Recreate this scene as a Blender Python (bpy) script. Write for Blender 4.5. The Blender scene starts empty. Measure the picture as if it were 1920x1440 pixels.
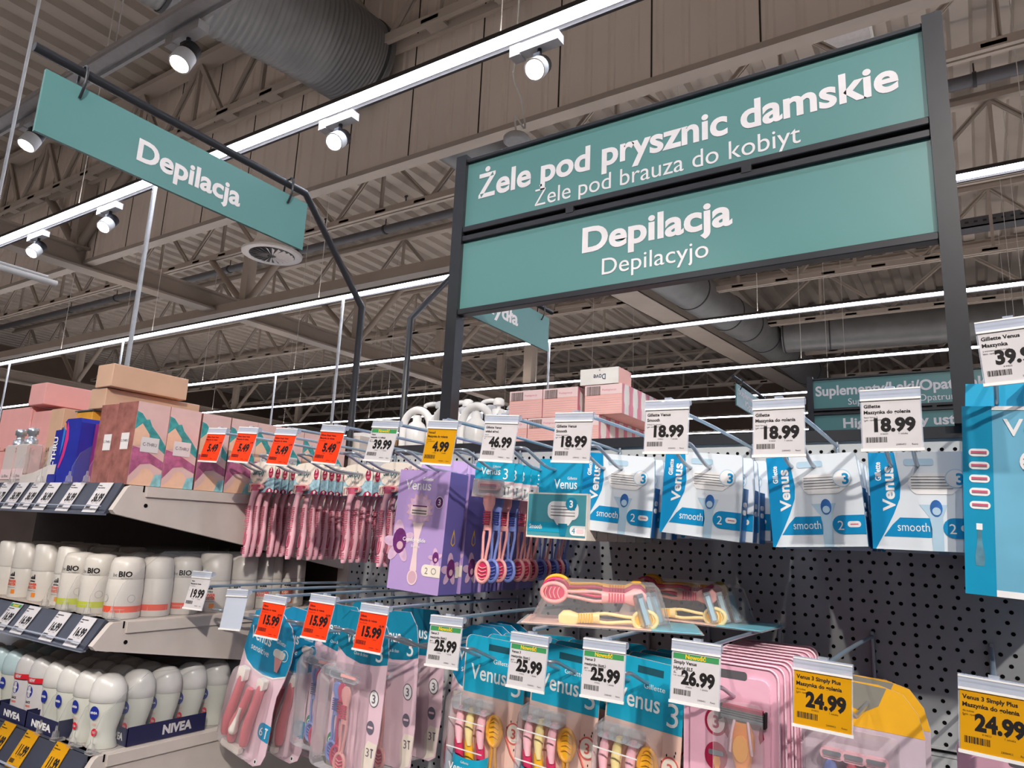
import bpy, math, random
from mathutils import Matrix, Vector
random.seed(7)
PI = math.pi
SC = bpy.context.scene
COL = SC.collection

# ------------------------------------------------------------------ camera, world, exposure
cd = bpy.data.cameras.new('camera')
cam = bpy.data.objects.new('camera', cd)
COL.objects.link(cam)
RT = Vector((0.840211, 0.540379, 0.045114))
DN = Vector((-0.073452, 0.195847, -0.977880))
FW = Vector((-0.537261, 0.818312, 0.204245))
cam.matrix_world = Matrix(((RT.x, -DN.x, -FW.x, 0.381234), (RT.y, -DN.y, -FW.y, -1.106712), (RT.z, -DN.z, -FW.z, 1.549607), (0, 0, 0, 1)))
cd.sensor_width = 36.0
cd.lens = 1338.53 / 1920 * 36.0
cd.clip_start = 0.02
SC.camera = cam
SC.view_settings.view_transform = 'Standard'
SC.view_settings.look = 'None'
SC.view_settings.gamma = 1.0
SC.view_settings.exposure = 0.0
SC.cycles.max_bounces = 7
SC.cycles.diffuse_bounces = 3
SC.cycles.glossy_bounces = 3
SC.cycles.transparent_max_bounces = 16
SC.cycles.caustics_reflective = False
SC.cycles.caustics_refractive = False
SC.cycles.sample_clamp_indirect = 4.0
wd = bpy.data.worlds.new('world')
SC.world = wd
wd.use_nodes = True
wd.node_tree.nodes['Background'].inputs[0].default_value = (0.9, 0.85, 0.8, 1)
wd.node_tree.nodes['Background'].inputs[1].default_value = 0.05
UP_FILL = 17.0          # radiance of the fill glow added on lamp tops to brighten the ceiling
LED = 27.0         # radiance of the linear lamps
SPOT_W = 240.0     # watts of the warm track spots

# ------------------------------------------------------------------ materials
def lin(h):
    if not isinstance(h, str):
        return (h[0], h[1], h[2], 1.0)
    c = [int(h[i:i + 2], 16) / 255 for i in (0, 2, 4)]
    return tuple((x / 12.92 if x < 0.04045 else ((x + 0.055) / 1.055) ** 2.4) for x in c) + (1.0,)

MATS = {}
def mat(name, col=None, rough=0.5, metal=0.0, var=0.04, scale=30.0, bump=0.0, coat=0.0):
    if name in MATS:
        return MATS[name]
    m = bpy.data.materials.new(name)
    m.use_nodes = True
    nt = m.node_tree
    b = nt.nodes['Principled BSDF']
    c = lin(col)
    b.inputs['Roughness'].default_value = rough
    b.inputs['Metallic'].default_value = metal
    b.inputs['Specular IOR Level'].default_value = .5 if rough < .45 else (.3 if rough < .58 else .15)
    if coat:
        b.inputs['Coat Weight'].default_value = coat
        b.inputs['Coat Roughness'].default_value = 0.12
    tc = nt.nodes.new('ShaderNodeTexCoord')
    nz = nt.nodes.new('ShaderNodeTexNoise')
    nz.inputs['Scale'].default_value = scale
    nz.inputs['Detail'].default_value = 3
    nt.links.new(tc.outputs['Object'], nz.inputs['Vector'])
    rp = nt.nodes.new('ShaderNodeValToRGB')
    rp.color_ramp.elements[0].color = tuple(x * (1 - var) for x in c[:3]) + (1,)
    rp.color_ramp.elements[1].color = tuple(min(1, x * (1 + var)) for x in c[:3]) + (1,)
    rp.color_ramp.elements[0].position = 0.35
    rp.color_ramp.elements[1].position = 0.65
    nt.links.new(nz.outputs['Fac'], rp.inputs['Fac'])
    nt.links.new(rp.outputs['Color'], b.inputs['Base Color'])
    if bump:
        bp = nt.nodes.new('ShaderNodeBump')
        bp.inputs['Strength'].default_value = bump
        bp.inputs['Distance'].default_value = 0.001
        nt.links.new(nz.outputs['Fac'], bp.inputs['Height'])
        nt.links.new(bp.outputs['Normal'], b.inputs['Normal'])
    MATS[name] = m
    return m

def clear(name, tint='ffffff', op=0.10, rough=0.08, spec=0.5):
    """thin clear plastic: mostly transparent, a tinted film and a glossy coat"""
    if name in MATS:
        return MATS[name]
    m = bpy.data.materials.new(name)
    m.use_nodes = True
    nt = m.node_tree
    nt.nodes.clear()
    out = nt.nodes.new('ShaderNodeOutputMaterial')
    tr = nt.nodes.new('ShaderNodeBsdfTransparent')
    pr = nt.nodes.new('ShaderNodeBsdfPrincipled')
    pr.inputs['Base Color'].default_value = lin(tint)
    pr.inputs['Roughness'].default_value = rough
    mx = nt.nodes.new('ShaderNodeMixShader')
    lw = nt.nodes.new('ShaderNodeLayerWeight')
    lw.inputs['Blend'].default_value = 0.25
    nz = nt.nodes.new('ShaderNodeTexNoise')
    nz.inputs['Scale'].default_value = 6
    ma = nt.nodes.new('ShaderNodeMath'); ma.operation = 'MULTIPLY_ADD'
    ma.inputs[1].default_value = spec
    ma.inputs[2].default_value = op
    nt.links.new(lw.outputs['Fresnel'], ma.inputs[0])
    m2 = nt.nodes.new('ShaderNodeMath'); m2.operation = 'MULTIPLY_ADD'; m2.use_clamp = True
    m2.inputs[1].default_value = 0.04
    nt.links.new(nz.outputs['Fac'], m2.inputs[0])
    nt.links.new(ma.outputs[0], m2.inputs[2])
    nt.links.new(m2.outputs[0], mx.inputs[0])
    nt.links.new(tr.outputs[0], mx.inputs[1])
    nt.links.new(pr.outputs[0], mx.inputs[2])
    nt.links.new(mx.outputs[0], out.inputs[0])
    MATS[name] = m
    return m

def glow(name, col, s):
    if name in MATS:
        return MATS[name]
    m = bpy.data.materials.new(name)
    m.use_nodes = True
    b = m.node_tree.nodes['Principled BSDF']
    b.inputs['Base Color'].default_value = lin('ffffff')
    b.inputs['Emission Color'].default_value = lin(col)
    b.inputs['Emission Strength'].default_value = s
    MATS[name] = m
    return m

# ------------------------------------------------------------------ mesh builder
_TX = {}
def glyphs(s, bold, res):
    k = (s, bold, res)
    if k in _TX:
        return _TX[k]
    c = bpy.data.curves.new('t', 'FONT')
    c.body = s
    c.size = 1.0
    c.offset = bold
    c.resolution_u = res
    o = bpy.data.objects.new('t', c)
    COL.objects.link(o)
    dg = bpy.context.evaluated_depsgraph_get()
    e = o.evaluated_get(dg)
    me = e.to_mesh()
    v = [(p.co.x, p.co.y) for p in me.vertices]
    f = [tuple(p.vertices) for p in me.polygons]
    e.to_mesh_clear()
    bpy.data.objects.remove(o)
    bpy.data.curves.remove(c)
    _TX[k] = (v, f)
    return _TX[k]

def circ(cx, cz, r, n=20, rz=None, a0=0, a1=2 * PI):
    full = abs(a1 - a0 - 2 * PI) < 1e-6
    m = n if full else n + 1
    return [(cx + r * math.cos(a0 + (a1 - a0) * i / n), cz + (rz or r) * math.sin(a0 + (a1 - a0) * i / n)) for i in range(m)]

def rrect(x0, z0, x1, z1, r, n=5, corners=(1, 1, 1, 1)):
    """counter-clockwise from lower left; corners = ll, lr, ur, ul"""
    out = []
    for (cx, cz, a, k, px, pz) in ((x0 + r, z0 + r, PI, 0, x0, z0), (x1 - r, z0 + r, 1.5 * PI, 1, x1, z0), (x1 - r, z1 - r, 0, 2, x1, z1), (x0 + r, z1 - r, .5 * PI, 3, x0, z1)):
        if corners[k]:
            out += [(cx + r * math.cos(a + .5 * PI * i / n), cz + r * math.sin(a + .5 * PI * i / n)) for i in range(n + 1)]
        else:
            out.append((px, pz))
    return out

def smooth(pts, n=6):
    """catmull-rom through points"""
    P = [Vector(p) for p in pts]
    out = []
    for i in range(len(P) - 1):
        a = P[i - 1] if i else P[0]
        b, c = P[i], P[i + 1]
        d = P[i + 2] if i + 2 < len(P) else P[-1]
        for k in range(n):
            t = k / n
            out.append(0.5 * ((2 * b) + (c - a) * t + (2 * a - 5 * b + 4 * c - d) * t * t + (3 * b - a - 3 * c + d) * t ** 3))
    out.append(P[-1])
    return out

class MB:
    def __init__(self, M=None):
        self.v, self.f, self.m, self.s, self.mats = [], [], [], [], []
        self.M = M or Matrix()
    def mi(self, mt):
        if mt not in self.mats:
            self.mats.append(mt)
        return self.mats.index(mt)
    def add(self, vs, fs, mt, sm=False):
        b = len(self.v)
        self.v += [tuple(self.M @ Vector(p)) for p in vs]
        i = self.mi(mt)
        for f in fs:
            self.f.append([b + k for k in f])
            self.m.append(i)
            self.s.append(sm)
    def box(self, x0, y0, z0, x1, y1, z1, mt):
        vs = [(x, y, z) for z in (z0, z1) for y in (y0, y1) for x in (x0, x1)]
        self.add(vs, [(0, 2, 3, 1), (4, 5, 7, 6), (0, 1, 5, 4), (2, 6, 7, 3), (0, 4, 6, 2), (1, 3, 7, 5)], mt)
    def bbox(self, x0, y0, z0, x1, y1, z1, mt, r=0.002):
        """box with chamfered vertical-plane edges (bevelled in XZ outline and in depth)"""
        a = rrect(x0, z0, x1, z1, r, 2)
        b = rrect(x0 + r * .6, z0 + r * .6, x1 - r * .6, z1 - r * .6, r * .6, 2)
        self.loft([[(p[0], y0, p[1]) for p in b], [(p[0], y0 + r * .6, p[1]) for p in a], [(p[0], y1 - r * .6, p[1]) for p in a], [(p[0], y1, p[1]) for p in b]], mt, False)
    def loft(self, rings, mt, sm=True, caps=True, closed=True):
        n = len(rings[0])
        vs = [p for r in rings for p in r]
        fs = []
        for i in range(len(rings) - 1):
            for k in range(n if closed else n - 1):
                a, b = i * n + k, i * n + (k + 1) % n
                fs.append((a, b, b + n, a + n))
        self.add(vs, fs, mt, sm)
        if caps:
            self.add(rings[0], [tuple(range(n))[::-1]], mt)
            self.add(rings[-1], [tuple(range(n))], mt)
    def prism(self, pts, y0, y1, mt, side=None):
        """outline in (x, z), counter-clockwise seen from -Y, from y0 (front) to y1"""
        n = len(pts)
        fr = [(p[0], y0, p[1]) for p in pts]
        bk = [(p[0], y1, p[1]) for p in pts]
        self.add(fr, [tuple(range(n))], mt)
        self.add(bk, [tuple(range(n))[::-1]], mt)
        self.add(fr + bk, [((k + 1) % n, k, n + k, n + (k + 1) % n) for k in range(n)], side or mt)
    def poly(self, pts, mt, y=0.0):
        self.add([(p[0], y, p[1]) for p in pts], [tuple(range(len(pts)))], mt)
    def rect(self, x0, z0, x1, z1, mt, y=0.0):
        self.poly([(x0, z0), (x1, z0), (x1, z1), (x0, z1)], mt, y)
    def ring(self, cx, cz, r0, r1, mt, y=0.0, n=24, k=1.0):
        a, b = circ(cx, cz, r1, n, r1 * k), circ(cx, cz, r0, n, r0 * k)
        vs = [(p[0], y, p[1]) for p in a + b]
        self.add(vs, [(i, (i + 1) % n, n + (i + 1) % n, n + i) for i in range(n)], mt)
    def tube(self, pts, r, mt, n=8, caps=True, flat=1.0):
        P = [Vector(p) for p in pts]
        rings = []
        up = None
        for i, p in enumerate(P):
            t = (P[min(i + 1, len(P) - 1)] - P[max(i - 1, 0)]).normalized()
            if up is None:
                up = Vector((0, 0, 1)) if abs(t.z) < .9 else Vector((0, 1, 0))
            u = (up - t * up.dot(t)).normalized()
            w = t.cross(u)
            up = u
            rr = r[i] if isinstance(r, (list, tuple)) else r
            rings.append([p + (u * math.cos(2 * PI * k / n) * flat + w * math.sin(2 * PI * k / n)) * rr for k in range(n)])
        self.loft(rings, mt, True, caps)
    def lathe(self, prof, mt, n=24, c=(0, 0, 0), sq=1.0):
        """profile [(r, z)] about the Z axis; sq squashes in Y"""
        rings = [[(c[0] + max(r, 1e-5) * math.cos(2 * PI * k / n), c[1] + max(r, 1e-5) * sq * math.sin(2 * PI * k / n), c[2] + z) for k in range(n)] for r, z in prof]
        self.loft(rings, mt, True, True)
    def text(self, s, mt, x, z, h, y=0.0, w=None, align='C', bold=0.0, sx=1.0, rot=0.0, res=2, maxw=None, up=0.0):
        v, f = glyphs(s, bold, res)
        if not v:
            return
        xs = [p[0] for p in v]
        x0, x1 = min(xs), max(xs)
        k = h / 0.72
        kx = k * sx
        if w:
            kx = w / (x1 - x0)
        if maxw and (x1 - x0) * kx > maxw:
            kx = maxw / (x1 - x0)
        ox = {'C': (x0 + x1) / 2, 'L': x0, 'R': x1}[align]
        c, q = math.cos(rot), math.sin(rot)
        vs = []
        for a, b in v:
            p, r = (a - ox) * kx, b * k
            r += up * p
            vs.append((x + p * c - r * q, y, z + p * q + r * c))
        self.add(vs, f, mt)
    def build(self, name, parent=None):
        me = bpy.data.meshes.new(name)
        me.from_pydata(self.v, [], self.f)
        for mt in self.mats:
            me.materials.append(mt)
        me.polygons.foreach_set('material_index', self.m)
        me.polygons.foreach_set('use_smooth', self.s)
        me.update()
        o = bpy.data.objects.new(name, me)
        COL.objects.link(o)
        if parent is not None:
            o.parent = parent
        return o

def tag(o, label, cat, group=None):
    o['label'] = label
    o['category'] = cat
    if group:
        o['group'] = group
    return o

def thing(name, label, cat, loc=(0, 0, 0), rot=(0, 0, 0), group=None):
    o = bpy.data.objects.new(name, None)
    COL.objects.link(o)
    o.empty_display_size = 0.02
    o.location = loc
    o.rotation_euler = rot
    return tag(o, label, cat, group)

def dup(root, label, loc=None, rot=None, group=None):
    r = root.copy()
    COL.objects.link(r)
    if loc is not None:
        r.location = loc
    if rot is not None:
        r.rotation_euler = rot
    r['label'] = label
    if group:
        r['group'] = group
    for ch in list(root.children):
        c = ch.copy()
        COL.objects.link(c)
        c.parent = r
        for g in list(ch.children):
            d = g.copy()
            COL.objects.link(d)
            d.parent = c
    return r

def struct(o):
    o['kind'] = 'structure'
    return o

ORD = ['first', 'second', 'third', 'fourth', 'fifth', 'sixth', 'seventh', 'eighth', 'ninth', 'tenth', 'eleventh', 'twelfth', 'thirteenth', 'fourteenth', 'fifteenth', 'sixteenth']

# palette
WHITE = mat('white_plastic', 'e9e6e2', .45)
PAPER = mat('white_paper', 'cdc8c8', .7)
WPR = mat('white_print', 'f0eeec', .5)
BLACK = mat('black_print', '221f20', .6)
GREYP = mat('grey_print', '77726f', .6)
TEAL = mat('sign_teal', '60928f', .32, var=.02, scale=3)
SIGNW = mat('sign_lettering', 'f2ecec', .4)
FRAME = mat('black_steel', '2a2b2f', .35, var=.08)
CREAMST = mat('cream_steel', 'cfc4bb', .45, var=.03, bump=.05)
CHROME = mat('zinc_wire', 'b9c0c8', .32, .75, var=.04, scale=5)
RED = mat('orange_red_paper', 'ff3f14', .6)
YEL = mat('yellow_paper', 'd09408', .6)
GRN = mat('green_print', '3f8f55', .6)
GOLD = mat('yellow_print', 'f0c020', .6)
# ------------------------------------------------------------------ the hall
DECKC = mat('deck_sheet', 'b3a89e', .55, var=.06, scale=1.5)
PANELC = mat('panel_sheet', 'e6d8cd', .5, var=.06, scale=.8)
JOINT = mat('panel_joint', '3a332f', .8)
TRUSSC = mat('truss_paint', 'b0a49a', .5, var=.05, scale=2)
GIRDC = mat('girder_paint', '978a80', .5, var=.05, scale=2)
DUCTC = mat('duct_sheet', '7e7e80', .42, .35, var=.08, scale=4)
DUCTD = mat('duct_seam', '3c3c40', .5)
PIPEC = mat('pipe_paint', '6a6a70', .45, .3)
BROWN = mat('brown_wall', '7d6c60', .8, var=.1, scale=1)
FLOORC = mat('floor_tile', 'a5a19e', .35, var=.05, scale=2)
XL, XR, YF, YB = -28.0, 14.0, -8.0, 24.0
DZ = 7.2

b = MB(); b.box(XL, YF, -.1, XR, YB, 0, FLOORC); struct(b.build('floor'))
# corrugated roof deck, ribs along Y
b = MB()
prof = []
x = XL
while x < XR:
    prof += [(x, DZ), (x + .17, DZ), (x + .21, DZ + .09), (x + .34, DZ + .09)]
    x += .38
n = len(prof)
vs = [(p[0], YF, p[1]) for p in prof] + [(p[0], YB, p[1]) for p in prof]
b.add(vs, [(k, k + 1, n + k + 1, n + k) for k in range(n - 1)], DECKC)
b.box(XL, YF, DZ + .1, XR, YB, DZ + .2, DECKC)
struct(b.build('ceiling'))
for nm, q in (('wall_back', (XL, YB, 0, XR, YB + .2, DZ + .1)), ('wall_left', (XL - .2, YF, 0, XL, YB, DZ + .1)), ('wall_right', (XR, YF, 0, XR + .2, YB, DZ + .1)), ('wall_front', (XL, YF - .2, 0, XR, YF, DZ + .1))):
    b = MB(); b.box(*q, BROWN); struct(b.build(nm))

# hanging corrugated bulkhead (smoke curtain) across the hall
BY, BZ = 3.4, 4.93
b = MB()
x = XL + .05
pts = []
i = 0
while x < XR - .3:
    d = .014
    pts += [(x, BY), (x + .13, BY), (x + .15, BY + d), (x + .18, BY + d)]
    x += .2
n = len(pts)
vs = [(p[0], p[1], BZ) for p in pts] + [(p[0], p[1], DZ - .004) for p in pts]
b.add(vs, [(k, n + k, n + k + 1, k + 1)[::-1] for k in range(n - 1)], PANELC)
x = XL + .25
while x < XR - .3:
    b.box(x - .108, BY - .004, BZ, x - .096, BY + .002, DZ - .004, JOINT)
    x += .8
b.box(XL + .05, BY + .05, BZ, XR - .3, BY + .09, DZ - .004, PANELC)
root = thing('bulkhead', 'beige corrugated sheet bulkhead hanging across the hall under the roof', 'partition', (0, 0, 0))
b.build('corrugated_sheet', root)
b = MB(); b.box(XL + .05, BY - .025, BZ - .05, XR - .3, BY + .1, BZ + .0, TRUSSC); b.build('edge_trim', root)

# roof trusses along X
def truss(Y, zb, zt, x0, x1, pitch, label, depth=.1):
    r = thing('roof_truss', label, 'truss', (0, Y, 0), group='roof trusses')
    b = MB()
    b.box(x0, -depth, zt - .07, x1, depth, zt, TRUSSC)
    b.box(x0, -.015, zt - .02, x1, .015, zt + .08, TRUSSC)
    b.build('top_chord', r)
    b = MB()
    b.box(x0, -depth, zb, x1, -depth + .05, zb + .09, TRUSSC)
    b.box(x0, depth - .05, zb, x1, depth, zb + .09, TRUSSC)
    x = x0 + .3
    while x < x1:
        b.box(x - .1, -depth, zb + .02, x + .1, depth, zb + .06, TRUSSC)
        x += .75
    b.build('bottom_chord', r)
    x = x0 + .2
    first = {}
    k = 0
    while x + pitch < x1:
        for key, (xa, za, xb, zz) in (('d', (x, zb + .05, x + pitch / 2, zt - .04)), ('u', (x + pitch / 2, zt - .04, x + pitch, zb + .05)), ('v', (x + pitch / 2, zb + .05, x + pitch / 2, zt - .05))):
            if key not in first:
                b = MB()
                L = math.hypot(xb - xa, zz - za)
                b.M = Matrix.Translation((0, 0, za)) @ Matrix.Rotation(-math.atan2(zz - za, xb - xa), 4, 'Y')
                w = .028 if key != 'v' else .022
                b.box(0, -w, -w, L, -w + .02, w, TRUSSC)
                b.box(0, w - .02, -w, L, w, w, TRUSSC)
                b.box(0, -w, -.01, L, w, .01, TRUSSC)
                o = b.build('web_brace', r)
                o.location.x = xa
                first[key] = o
            else:
                o = first[key].copy()
                COL.objects.link(o)
                o.location.x = xa
        x += pitch
        k += 1
    return r
truss(3.2, 6.0, 7.0, -18, 2.5, 1.25, 'roof truss running just in front of the beige corrugated bulkhead')
for q, (Y, lab) in enumerate(((6.0, 'first roof truss behind the bulkhead, nearest of those seen under it'), (8.6, 'second roof truss behind the bulkhead, beyond the thin grey pipe'),
        (11.2, 'third roof truss behind the bulkhead'), (13.7, 'fourth roof truss behind the bulkhead, near the duct elbow'), (16.4, 'fifth roof truss behind the bulkhead, past the duct elbow'), (19.2, 'next to last roof truss before the brown end wall'), (21.5, 'farthest roof truss, right before the brown end wall'))):
    truss(Y, 6.0 if q else 6.05, 7.1, XL + 3, XR - 3, 1.9 if q < 3 else 2.4, lab, .065)

# girders along Y with diagonal knee braces
def girder(X, z0, z1, w, y0, y1, label):
    r = thing('roof_girder', label, 'girder', (X, 0, 0), group='roof girders')
    b = MB()
    b.box(-w, y0, z0, w, y1, z0 + .03, GIRDC)
    b.box(-w, y0, z1 - .03, w, y1, z1, GIRDC)
    b.box(-w * .3, y0, z0 + .03, w * .3, y1, z1 - .03, GIRDC)
    b.build('beam', r)
    for yy in (3.3, 6.0, 8.6, 11.2, 13.7, 16.4, 19.2):
        if y0 < yy < y1:
            for s in (-1, 1):
                b = MB()
                b.tube([(0, yy, z1 - .03), (s * 1.1, yy, 6.05)], .06, GIRDC, 6)
                b.build('knee_brace', r)
            b = MB(); b.box(-.08, yy - .08, z1, .08, yy + .08, 6.03, TRUSSC); b.build('post', r)
    return r
girder(-9.7, 4.8, 5.1, .13, -1.0, 22.0, 'deep beige roof girder crossing under the trusses on the left')
girder(-20.5, 4.8, 5.1, .14, -1.0, 22.0, 'far beige roof girder near the left end of the hall')

r = thing('cross_beam', 'pale flat cross beam under the trusses behind the second lamp row', 'beam', (0, 0, 0))
b = MB(); b.box(-24, 5.4, 4.74, -3.2, 5.56, 4.88, GIRDC); b.build('beam', r)

r = thing('cable_tray', 'wide beige cable tray running away beside the big grey duct', 'cable tray', (-4.95, 8.0, 5.86), (0, 0, -math.atan(.112)))
b = MB()
b.box(-.28, 0, 0, .28, 14.0, .02, TRUSSC)
b.box(-.28, 0, 0, -.26, 14.0, .16, TRUSSC)
b.box(.26, 0, 0, .28, 14.0, .16, TRUSSC)
b.build('tray', r)
for k, yy in enumerate((.8, 3.4, 5.9, 8.3, 10.9, 13.3)):
    b = MB(); b.tube([(-.2, yy, .02), (-.2, yy, .24)], .012, TRUSSC, 6); b.build('hanger_rod', r)

# column in the middle distance
b = MB(); b.box(-6.10, 9.1, 0, -5.94, 9.3, 6.0, TRUSSC); b.box(-6.16, 9.06, 5.8, -5.88, 9.34, 6.0, TRUSSC)
tag(b.build('hall_column'), 'slim beige steel column seen left of the big sign post', 'column')

# ducts
def duct(path, r0, corr, seams, label, name='air_duct'):
    r = thing(name, label, 'duct')
    P = smooth(path, 10)
    b = MB()
    if corr:
        Q = []
        for i in range(len(P) - 1):
            for k in range(8):
                Q.append(P[i].lerp(P[i + 1], k / 8))
        Q.append(P[-1])
        b.tube(Q, [r0 + (0, .012, .016, .012)[i % 4] for i in range(len(Q))], DUCTC, 40)
    else:
        b.tube(P, r0, DUCTC, 32)
    b.build('duct_body', r)
    for t in seams:
        i = int(t * (len(P) - 2))
        d = (P[i + 1] - P[i]).normalized()
        b = MB()
        b.tube([P[i] - d * .014, P[i] + d * .014], r0 + (.024 if corr else .010), DUCTD, 40, caps=True)
        b.build('seam_ring', r)
    return r
duct([(-5.05, .3, 6.0), (-4.75, 1.6, 6.0), (-4.5, 2.6, 6.0), (-4.41, 3.3, 6.0)], .43, True, (.33, .97), 'big grey ribbed flexible duct above the near lamp row')
duct([(-4.40, 3.52, 6.0), (-4.3, 5.0, 6.0), (-3.72, 10.9, 6.0), (-3.30, 14.4, 6.0), (-3.1, 18.4, 6.0), (-2.95, 22.5, 6.0)], .36, False, (.18, .42, .5, .56, .62, .7, .8), 'big smooth grey duct running away beneath the large sign')
duct([(-2.92, 14.55, 6.0), (-2.0, 14.65, 6.0), (2.0, 15.2, 6.0), (13.4, 16.6, 6.0)], .37, False, (.06, .35, .75), 'smooth grey branch duct turning right behind the black sign post', 'branch_duct')

# thin grey pipe along X with hangers
r = thing('service_pipe', 'dark grey service pipe slung under the roof deck across the hall', 'pipe')
b = MB(); b.tube([(-27.6, 7.9, 6.95), (13.5, 7.9, 6.95)], .075, PIPEC, 12); b.build('pipe_run', r)
for k in range(14):
    xx = -20.0 + 2.3 * k
    b = MB(); b.tube([(xx, 7.9, 7.03), (xx, 7.9, 7.16)], .01, DUCTD, 6); b.tube([(xx - .02, 7.9, 6.95), (xx + .02, 7.9, 6.95)], .09, DUCTD, 12); b.build('pipe_hanger', r)
r = thing('sprinkler_pipe', 'thin sprinkler pipe with upright heads below the deck right of the sign', 'pipe')
b = MB(); b.tube([(-27.5, 7.0, 6.75), (13.5, 7.0, 6.75)], .022, TRUSSC, 8); b.build('pipe_run', r)
for k in range(10):
    xx = -11 + 1.9 * k
    b = MB(); b.tube([(xx, 7.0, 6.75), (xx, 7.0, 6.9)], .012, DUCTD, 6); b.box(xx - .03, 6.99, 6.9, xx + .03, 7.01, 6.93, DUCTD); b.build('sprinkler_head', r)

# perforated cable tray far right
r = thing('perforated_tray', 'grey perforated cable tray beyond the black post on the right', 'cable tray')
b = MB(); b.box(-1.5, 11.6, 6.62, 8.5, 11.62, 6.78, PIPEC); b.box(-1.5, 11.6, 6.62, 8.5, 11.9, 6.64, PIPEC)
k = -1.4
while k < 8.3:
    b.box(k, 11.594, 6.69, k + .05, 11.6, 6.72, DUCTD); k += .12
b.build('tray', r)

# white roof hatch panel
b = MB(); b.box(-.72, 6.45, 7.13, -.22, 7.0, 7.19, WHITE)
b.box(-.69, 6.48, 7.12, -.25, 6.97, 7.13, PAPER)
tag(b.build('roof_panel'), 'white square panel fixed to the deck above the large sign', 'panel')

# hooks hanging from the deck (sprinkler drop fixings)
HK = [(-1.2, 5.2), (-.75, 5.2), (.15, 5.0), (.55, 5.1), (-3.6, 5.3), (-3.0, 5.3), (-5.2, 5.4), (-5.6, 5.4), (-6.9, 5.4), (-2.0, 5.25)]
hk = thing('ceiling_hook', 'thin wire hook hanging from the roof deck behind the bulkhead', 'hook', (HK[0][0], HK[0][1], 0), group='wire hooks on the deck')
b = MB()
b.tube([(0, 0, 7.15), (0, 0, 6.6), (-.03, 0, 6.55)], .006, DUCTD, 5)
b.tube([(0, 0, 6.75), (.05, 0, 6.8), (.05, 0, 6.84)], .006, DUCTD, 5)
b.build('wire', hk)
for (xx, yy) in HK[1:]:
    dup(hk, hk['label'], (xx, yy, 0))

# round ceiling air diffuser
r = thing('air_diffuser', 'round white swirl air diffuser hanging behind the left sign', 'air diffuser', (-7.22, 4.56, 5.0))
b = MB()
b.lathe([(.38, 0), (.39, .02), (.34, .05), (.26, .1), (.22, .22), (.22, .5)], WHITE, 32)
b.build('housing', r)
b = MB()
b.lathe([(.30, -.004), (.385, -.004), (.385, .0), (.30, .0)], PAPER, 32)
b.build('rim', r)
b = MB()
b.lathe([(.29, -.006), (.29, .0)], DUCTD, 32)
for k in range(22):
    a = 2 * PI * k / 22
    b.M = Matrix.Rotation(a, 4, 'Z')
    b.add([(.06, -.006, -.012), (.28, -.03, -.012), (.28, .005, -.03), (.06, .006, -.03)], [(0, 1, 2, 3)], PAPER)
b.build('swirl_blades', r)

# small round sensor / speaker on a wire
r = thing('pendant_speaker', 'small round white speaker hanging on a cable above the large sign', 'speaker', (-1.94, 2.35, 4.0))
b = MB(); b.lathe([(.02, .05), (.07, .045), (.085, .03), (.085, .005), (.07, 0)], WHITE, 24); b.build('body', r)
b = MB(); b.tube(smooth([(0, 0, .04), (-.02, 0, .2), (.06, 0, .08), (.02, 0, .3), (-.05, 0, .5), (-.04, 0, .8), (0, 0, 3.1)], 6), .006, WHITE, 6); b.build('cable', r)

# ------------------------------------------------------------------ lamps
LEDM = glow('led_diffuser', 'e3ecff', LED)
LENS = glow('spot_lens', 'fff0dc', 40.0)
FILLM = glow('ceiling_fill_glow', 'fff4ea', UP_FILL)
RAILD = mat('lamp_track', '55504e', .5)
HOUS = mat('lamp_housing', 'd6d2cf', .4)
OFFD = mat('lamp_cover_off', 'c9c2bd', .4)
def strip(Y, x0, x1, label, on=True, z=4.0, drops=()):
    r = thing('linear_lamp', label, 'lamp', (0, Y, z), group='rows of linear lamps')
    b = MB()
    b.box(x0, -.036, .0, x1, .036, .028, RAILD if on else HOUS)
    b.box(x0, .058, -.014, x1, .076, .012, RAILD if on else HOUS)
    b.box(x0, .036, .012, x1, .076, .02, RAILD if on else HOUS)
    b.build('housing', r)
    b = MB()
    ZD = 0
    b.add([(x0, -.035, ZD), (x1, -.035, ZD), (x1, -.030, -.012), (x1, .030, -.012), (x1, .035, ZD), (x0, .035, ZD), (x0, .030, -.012), (x0, -.030, -.012)],
          [(0, 7, 2, 1), (7, 6, 3, 2), (6, 5, 4, 3), (0, 5, 6, 7), (1, 2, 3, 4)], LEDM if on else OFFD)
    b.build('diffuser', r)
    if on:
        b = MB(); b.box(x0, -.025, .0282, x1, .025, .030, FILLM); b.build('ceiling_fill_strip', r)  # added glowing strip, not a real lamp part; lifts the ceiling
    for xx in drops:
        b = MB(); b.tube([(xx, 0, .05), (xx, 0, DZ - z - .1)], .004, HOUS, 5); b.build('suspension_wire', r)
    return r
DR = (-14.5, -11.5, -9.0, -5.7, -1.5, 1.0, 3.5)
strip(.55, -9.5, 6.0, 'unlit linear lamp rail nearest the camera, top left, with two spots', False, 4.0, (-8, -6.2, -3.4, -1.0))
strip(1.5, -20, 12.0, 'brightest lit linear lamp crossing above both signs', True, 4.0, DR)
strip(4.11, -24.0, 12.5, 'second lit linear lamp row, crossing left of the large sign', True, 4.0, DR)
strip(6.58, -24.0, 12.5, 'third lit linear lamp row, just below the large sign', True, 4.0, DR)
strip(8.87, -24.0, 12.5, 'fourth lit linear lamp row, crossing under the duct elbow', True, 4.0, DR)
strip(10.94, -24.0, 12.5, 'fifth lit linear lamp row, behind the small distant hanging sign', True, 4.0, DR)
strip(12.9, -24.0, 12.5, 'sixth lit linear lamp row, far back', True, 4.0, DR)
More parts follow.
